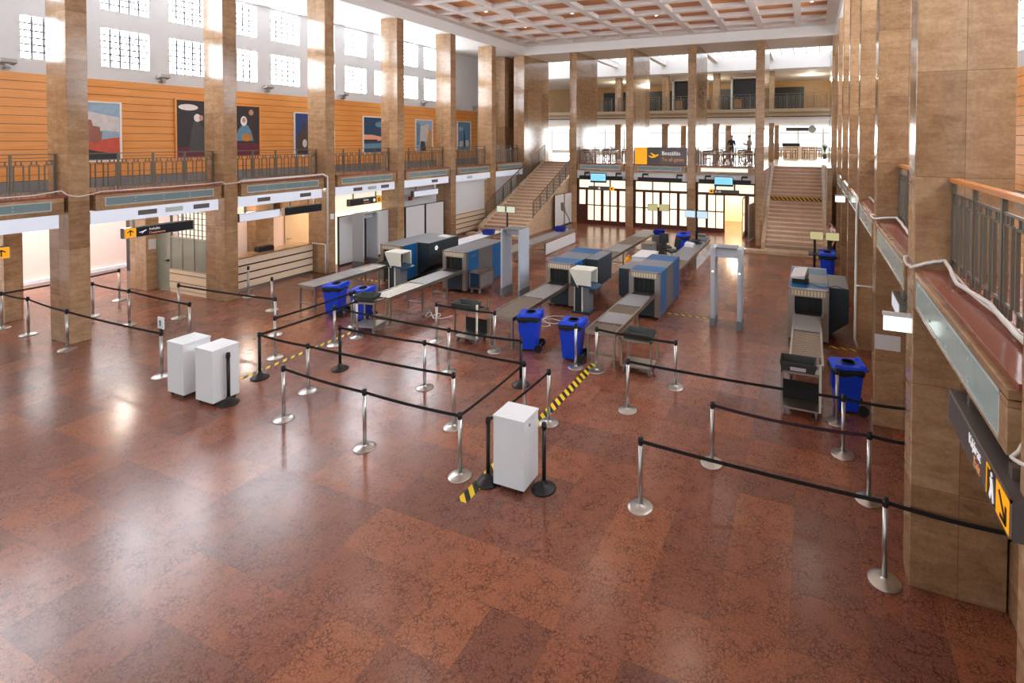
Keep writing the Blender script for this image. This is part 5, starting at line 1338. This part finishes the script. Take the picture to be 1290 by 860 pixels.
MB().box(-.3, .3, -.2, .25, 0, .16).build('body', 'plate', t, bevel=.02); MB().box(-.26, .2, -.15, .2, .16, .26).build('lid', 'xgrey', t, bevel=.02)
t = tag(MB().hexa([(-4.66,21.2,.69),(-4.3,21.2,.69),(-4.3,21.7,.69),(-4.66,21.7,.69)], [(-4.64,21.22,.84),(-4.32,21.22,.78),(-4.32,21.68,.78),(-4.64,21.68,.84)]).build('paper_stack', 'paper'), 'stack of white papers on the fourth exit table', 'papers')
t = thing('microphone_arm', 'grey jointed arm lamp fixed beside the white boards at the left staircase', 'lamp', (-10.75, 22.95, .68))
MB().tube([(0.2,0,0), (.2,0,.5), (.05,0,.75), (-.1,-.05,1.0)], .025).build('arm', 'xgrey', t); MB().hexa([(-.2,-.1,.95),(-.02,-.1,.85),(-.02,.06,.85),(-.2,.06,.95)], [(-.22,-.1,1.3),(-.1,-.1,1.3),(-.1,.06,1.3),(-.22,.06,1.3)]).build('head', 'xgrey', t)
tag(MB().tube([(-6.75+.33*math.sin(q*.8)+.05*q*.4, 12.6+.25*math.cos(q*.8)+.04*q, .012) for q in range(17)], .009, 6).build('cable', 'cable'), 'loops of white cable on the floor in front of the third scanner', 'cable')
tag(MB().tube([(-10.1+.2*math.sin(q*1.1)+.05*q, 12.1+.22*math.cos(q*1.4), .012) for q in range(15)], .012, 6).build('cable', 'cable'), 'tangle of pale cable beneath the second roller table', 'cable')

# ------------------------------------------------------------------ lights
def area(name, loc, rot, sx, sy, power, color=(1, 1, 1), spread=PI):
    l = bpy.data.lights.new(name, 'AREA'); l.shape = 'RECTANGLE'; l.size = sx; l.size_y = sy; l.energy = power; l.color = color; l.spread = spread
    o = bpy.data.objects.new(name, l); COL.objects.link(o); o.location = loc; o.rotation_euler = rot; return o
def spot(loc, power, color=(1, .93, .84)):
    l = bpy.data.lights.new('downlight_lamp', 'SPOT'); l.energy = power; l.spot_size = 2.4; l.spot_blend = .6; l.color = color; l.shadow_soft_size = .08
    o = bpy.data.objects.new('downlight_lamp', l); COL.objects.link(o); o.location = loc
n = 0
for o in list(COL.objects):
    if o.name.startswith('downlight') and o.type == 'EMPTY':
        n += 1
        if n % 2 == 0: spot((o.location.x, o.location.y, 10.85), 45)
# row of warm point lights under the left balcony
for k in range(0, 7):
    l = bpy.data.lights.new('balcony_point_light', 'POINT'); l.energy = 40; l.color = (1, .93, .82); l.shadow_soft_size = .12
    o = bpy.data.objects.new('balcony_point_light', l); COL.objects.link(o); o.location = (-18.3, 8.9+3.68*k, 3.05)
for x in (-3.6,):
    l = bpy.data.lights.new('corridor_lamp', 'POINT'); l.energy = 200; l.color = (1, .93, .8); l.shadow_soft_size = .2
    o = bpy.data.objects.new('corridor_lamp', l); COL.objects.link(o); o.location = (x-.4, 31.6, 2.7)
area('vestibule_daylight', (-22.4, 7.5, 3.15), (0, 0, 0), 3.6, 8, 120, (1, .98, .96))
for x in (-14, -7, 0):
    l = bpy.data.lights.new('gallery_lamp', 'POINT'); l.energy = 60; l.color = (1, .88, .68); l.shadow_soft_size = .15
    o = bpy.data.objects.new('gallery_lamp', l); COL.objects.link(o); o.location = (x, 40, 9.2)
area('cafe_window_daylight', (-10, 50.6, 4.9), (-PI/2, 0, 0), 30, 2.4, 2600, (.95, .98, 1))
W = bpy.data.worlds.new('World'); S.world = W; W.use_nodes = True
bg = W.node_tree.nodes['Background']; bg.inputs[0].default_value = (.9, .96, 1, 1); bg.inputs[1].default_value = .72

# ------------------------------------------------------------------ camera
F, PX, PY, YAW, PIT, ROL = 669.496, 740.03, 189.75, -.397323, -.021028, .0035115
cy, sy, cp, sp, cr, sr = math.cos(YAW), math.sin(YAW), math.cos(PIT), math.sin(PIT), math.cos(ROL), math.sin(ROL)
fw = Vector((sy*cp, cy*cp, sp)); r0 = Vector((cy, -sy, 0)); u0 = r0.cross(fw)
r = r0*cr+u0*sr; u = u0*cr-r0*sr
cam = bpy.data.cameras.new('camera'); co = bpy.data.objects.new('camera', cam); COL.objects.link(co)
co.matrix_world = Matrix(((r.x, u.x, -fw.x, 0), (r.y, u.y, -fw.y, 0), (r.z, u.z, -fw.z, 5.0), (0, 0, 0, 1)))
cam.sensor_width = 36; cam.lens = F/1290*36; cam.shift_x = (645-PX)/1290; cam.shift_y = (PY-430)/1290
cam.clip_start = .05; cam.clip_end = 200
S.camera = co
S.view_settings.view_transform = 'Standard'; S.view_settings.look = 'None'; S.view_settings.gamma = 1; S.view_settings.use_curve_mapping = False
S.view_settings.exposure = 0.85
S.cycles.use_denoising = True
S.cycles.max_bounces = 8; S.cycles.diffuse_bounces = 5
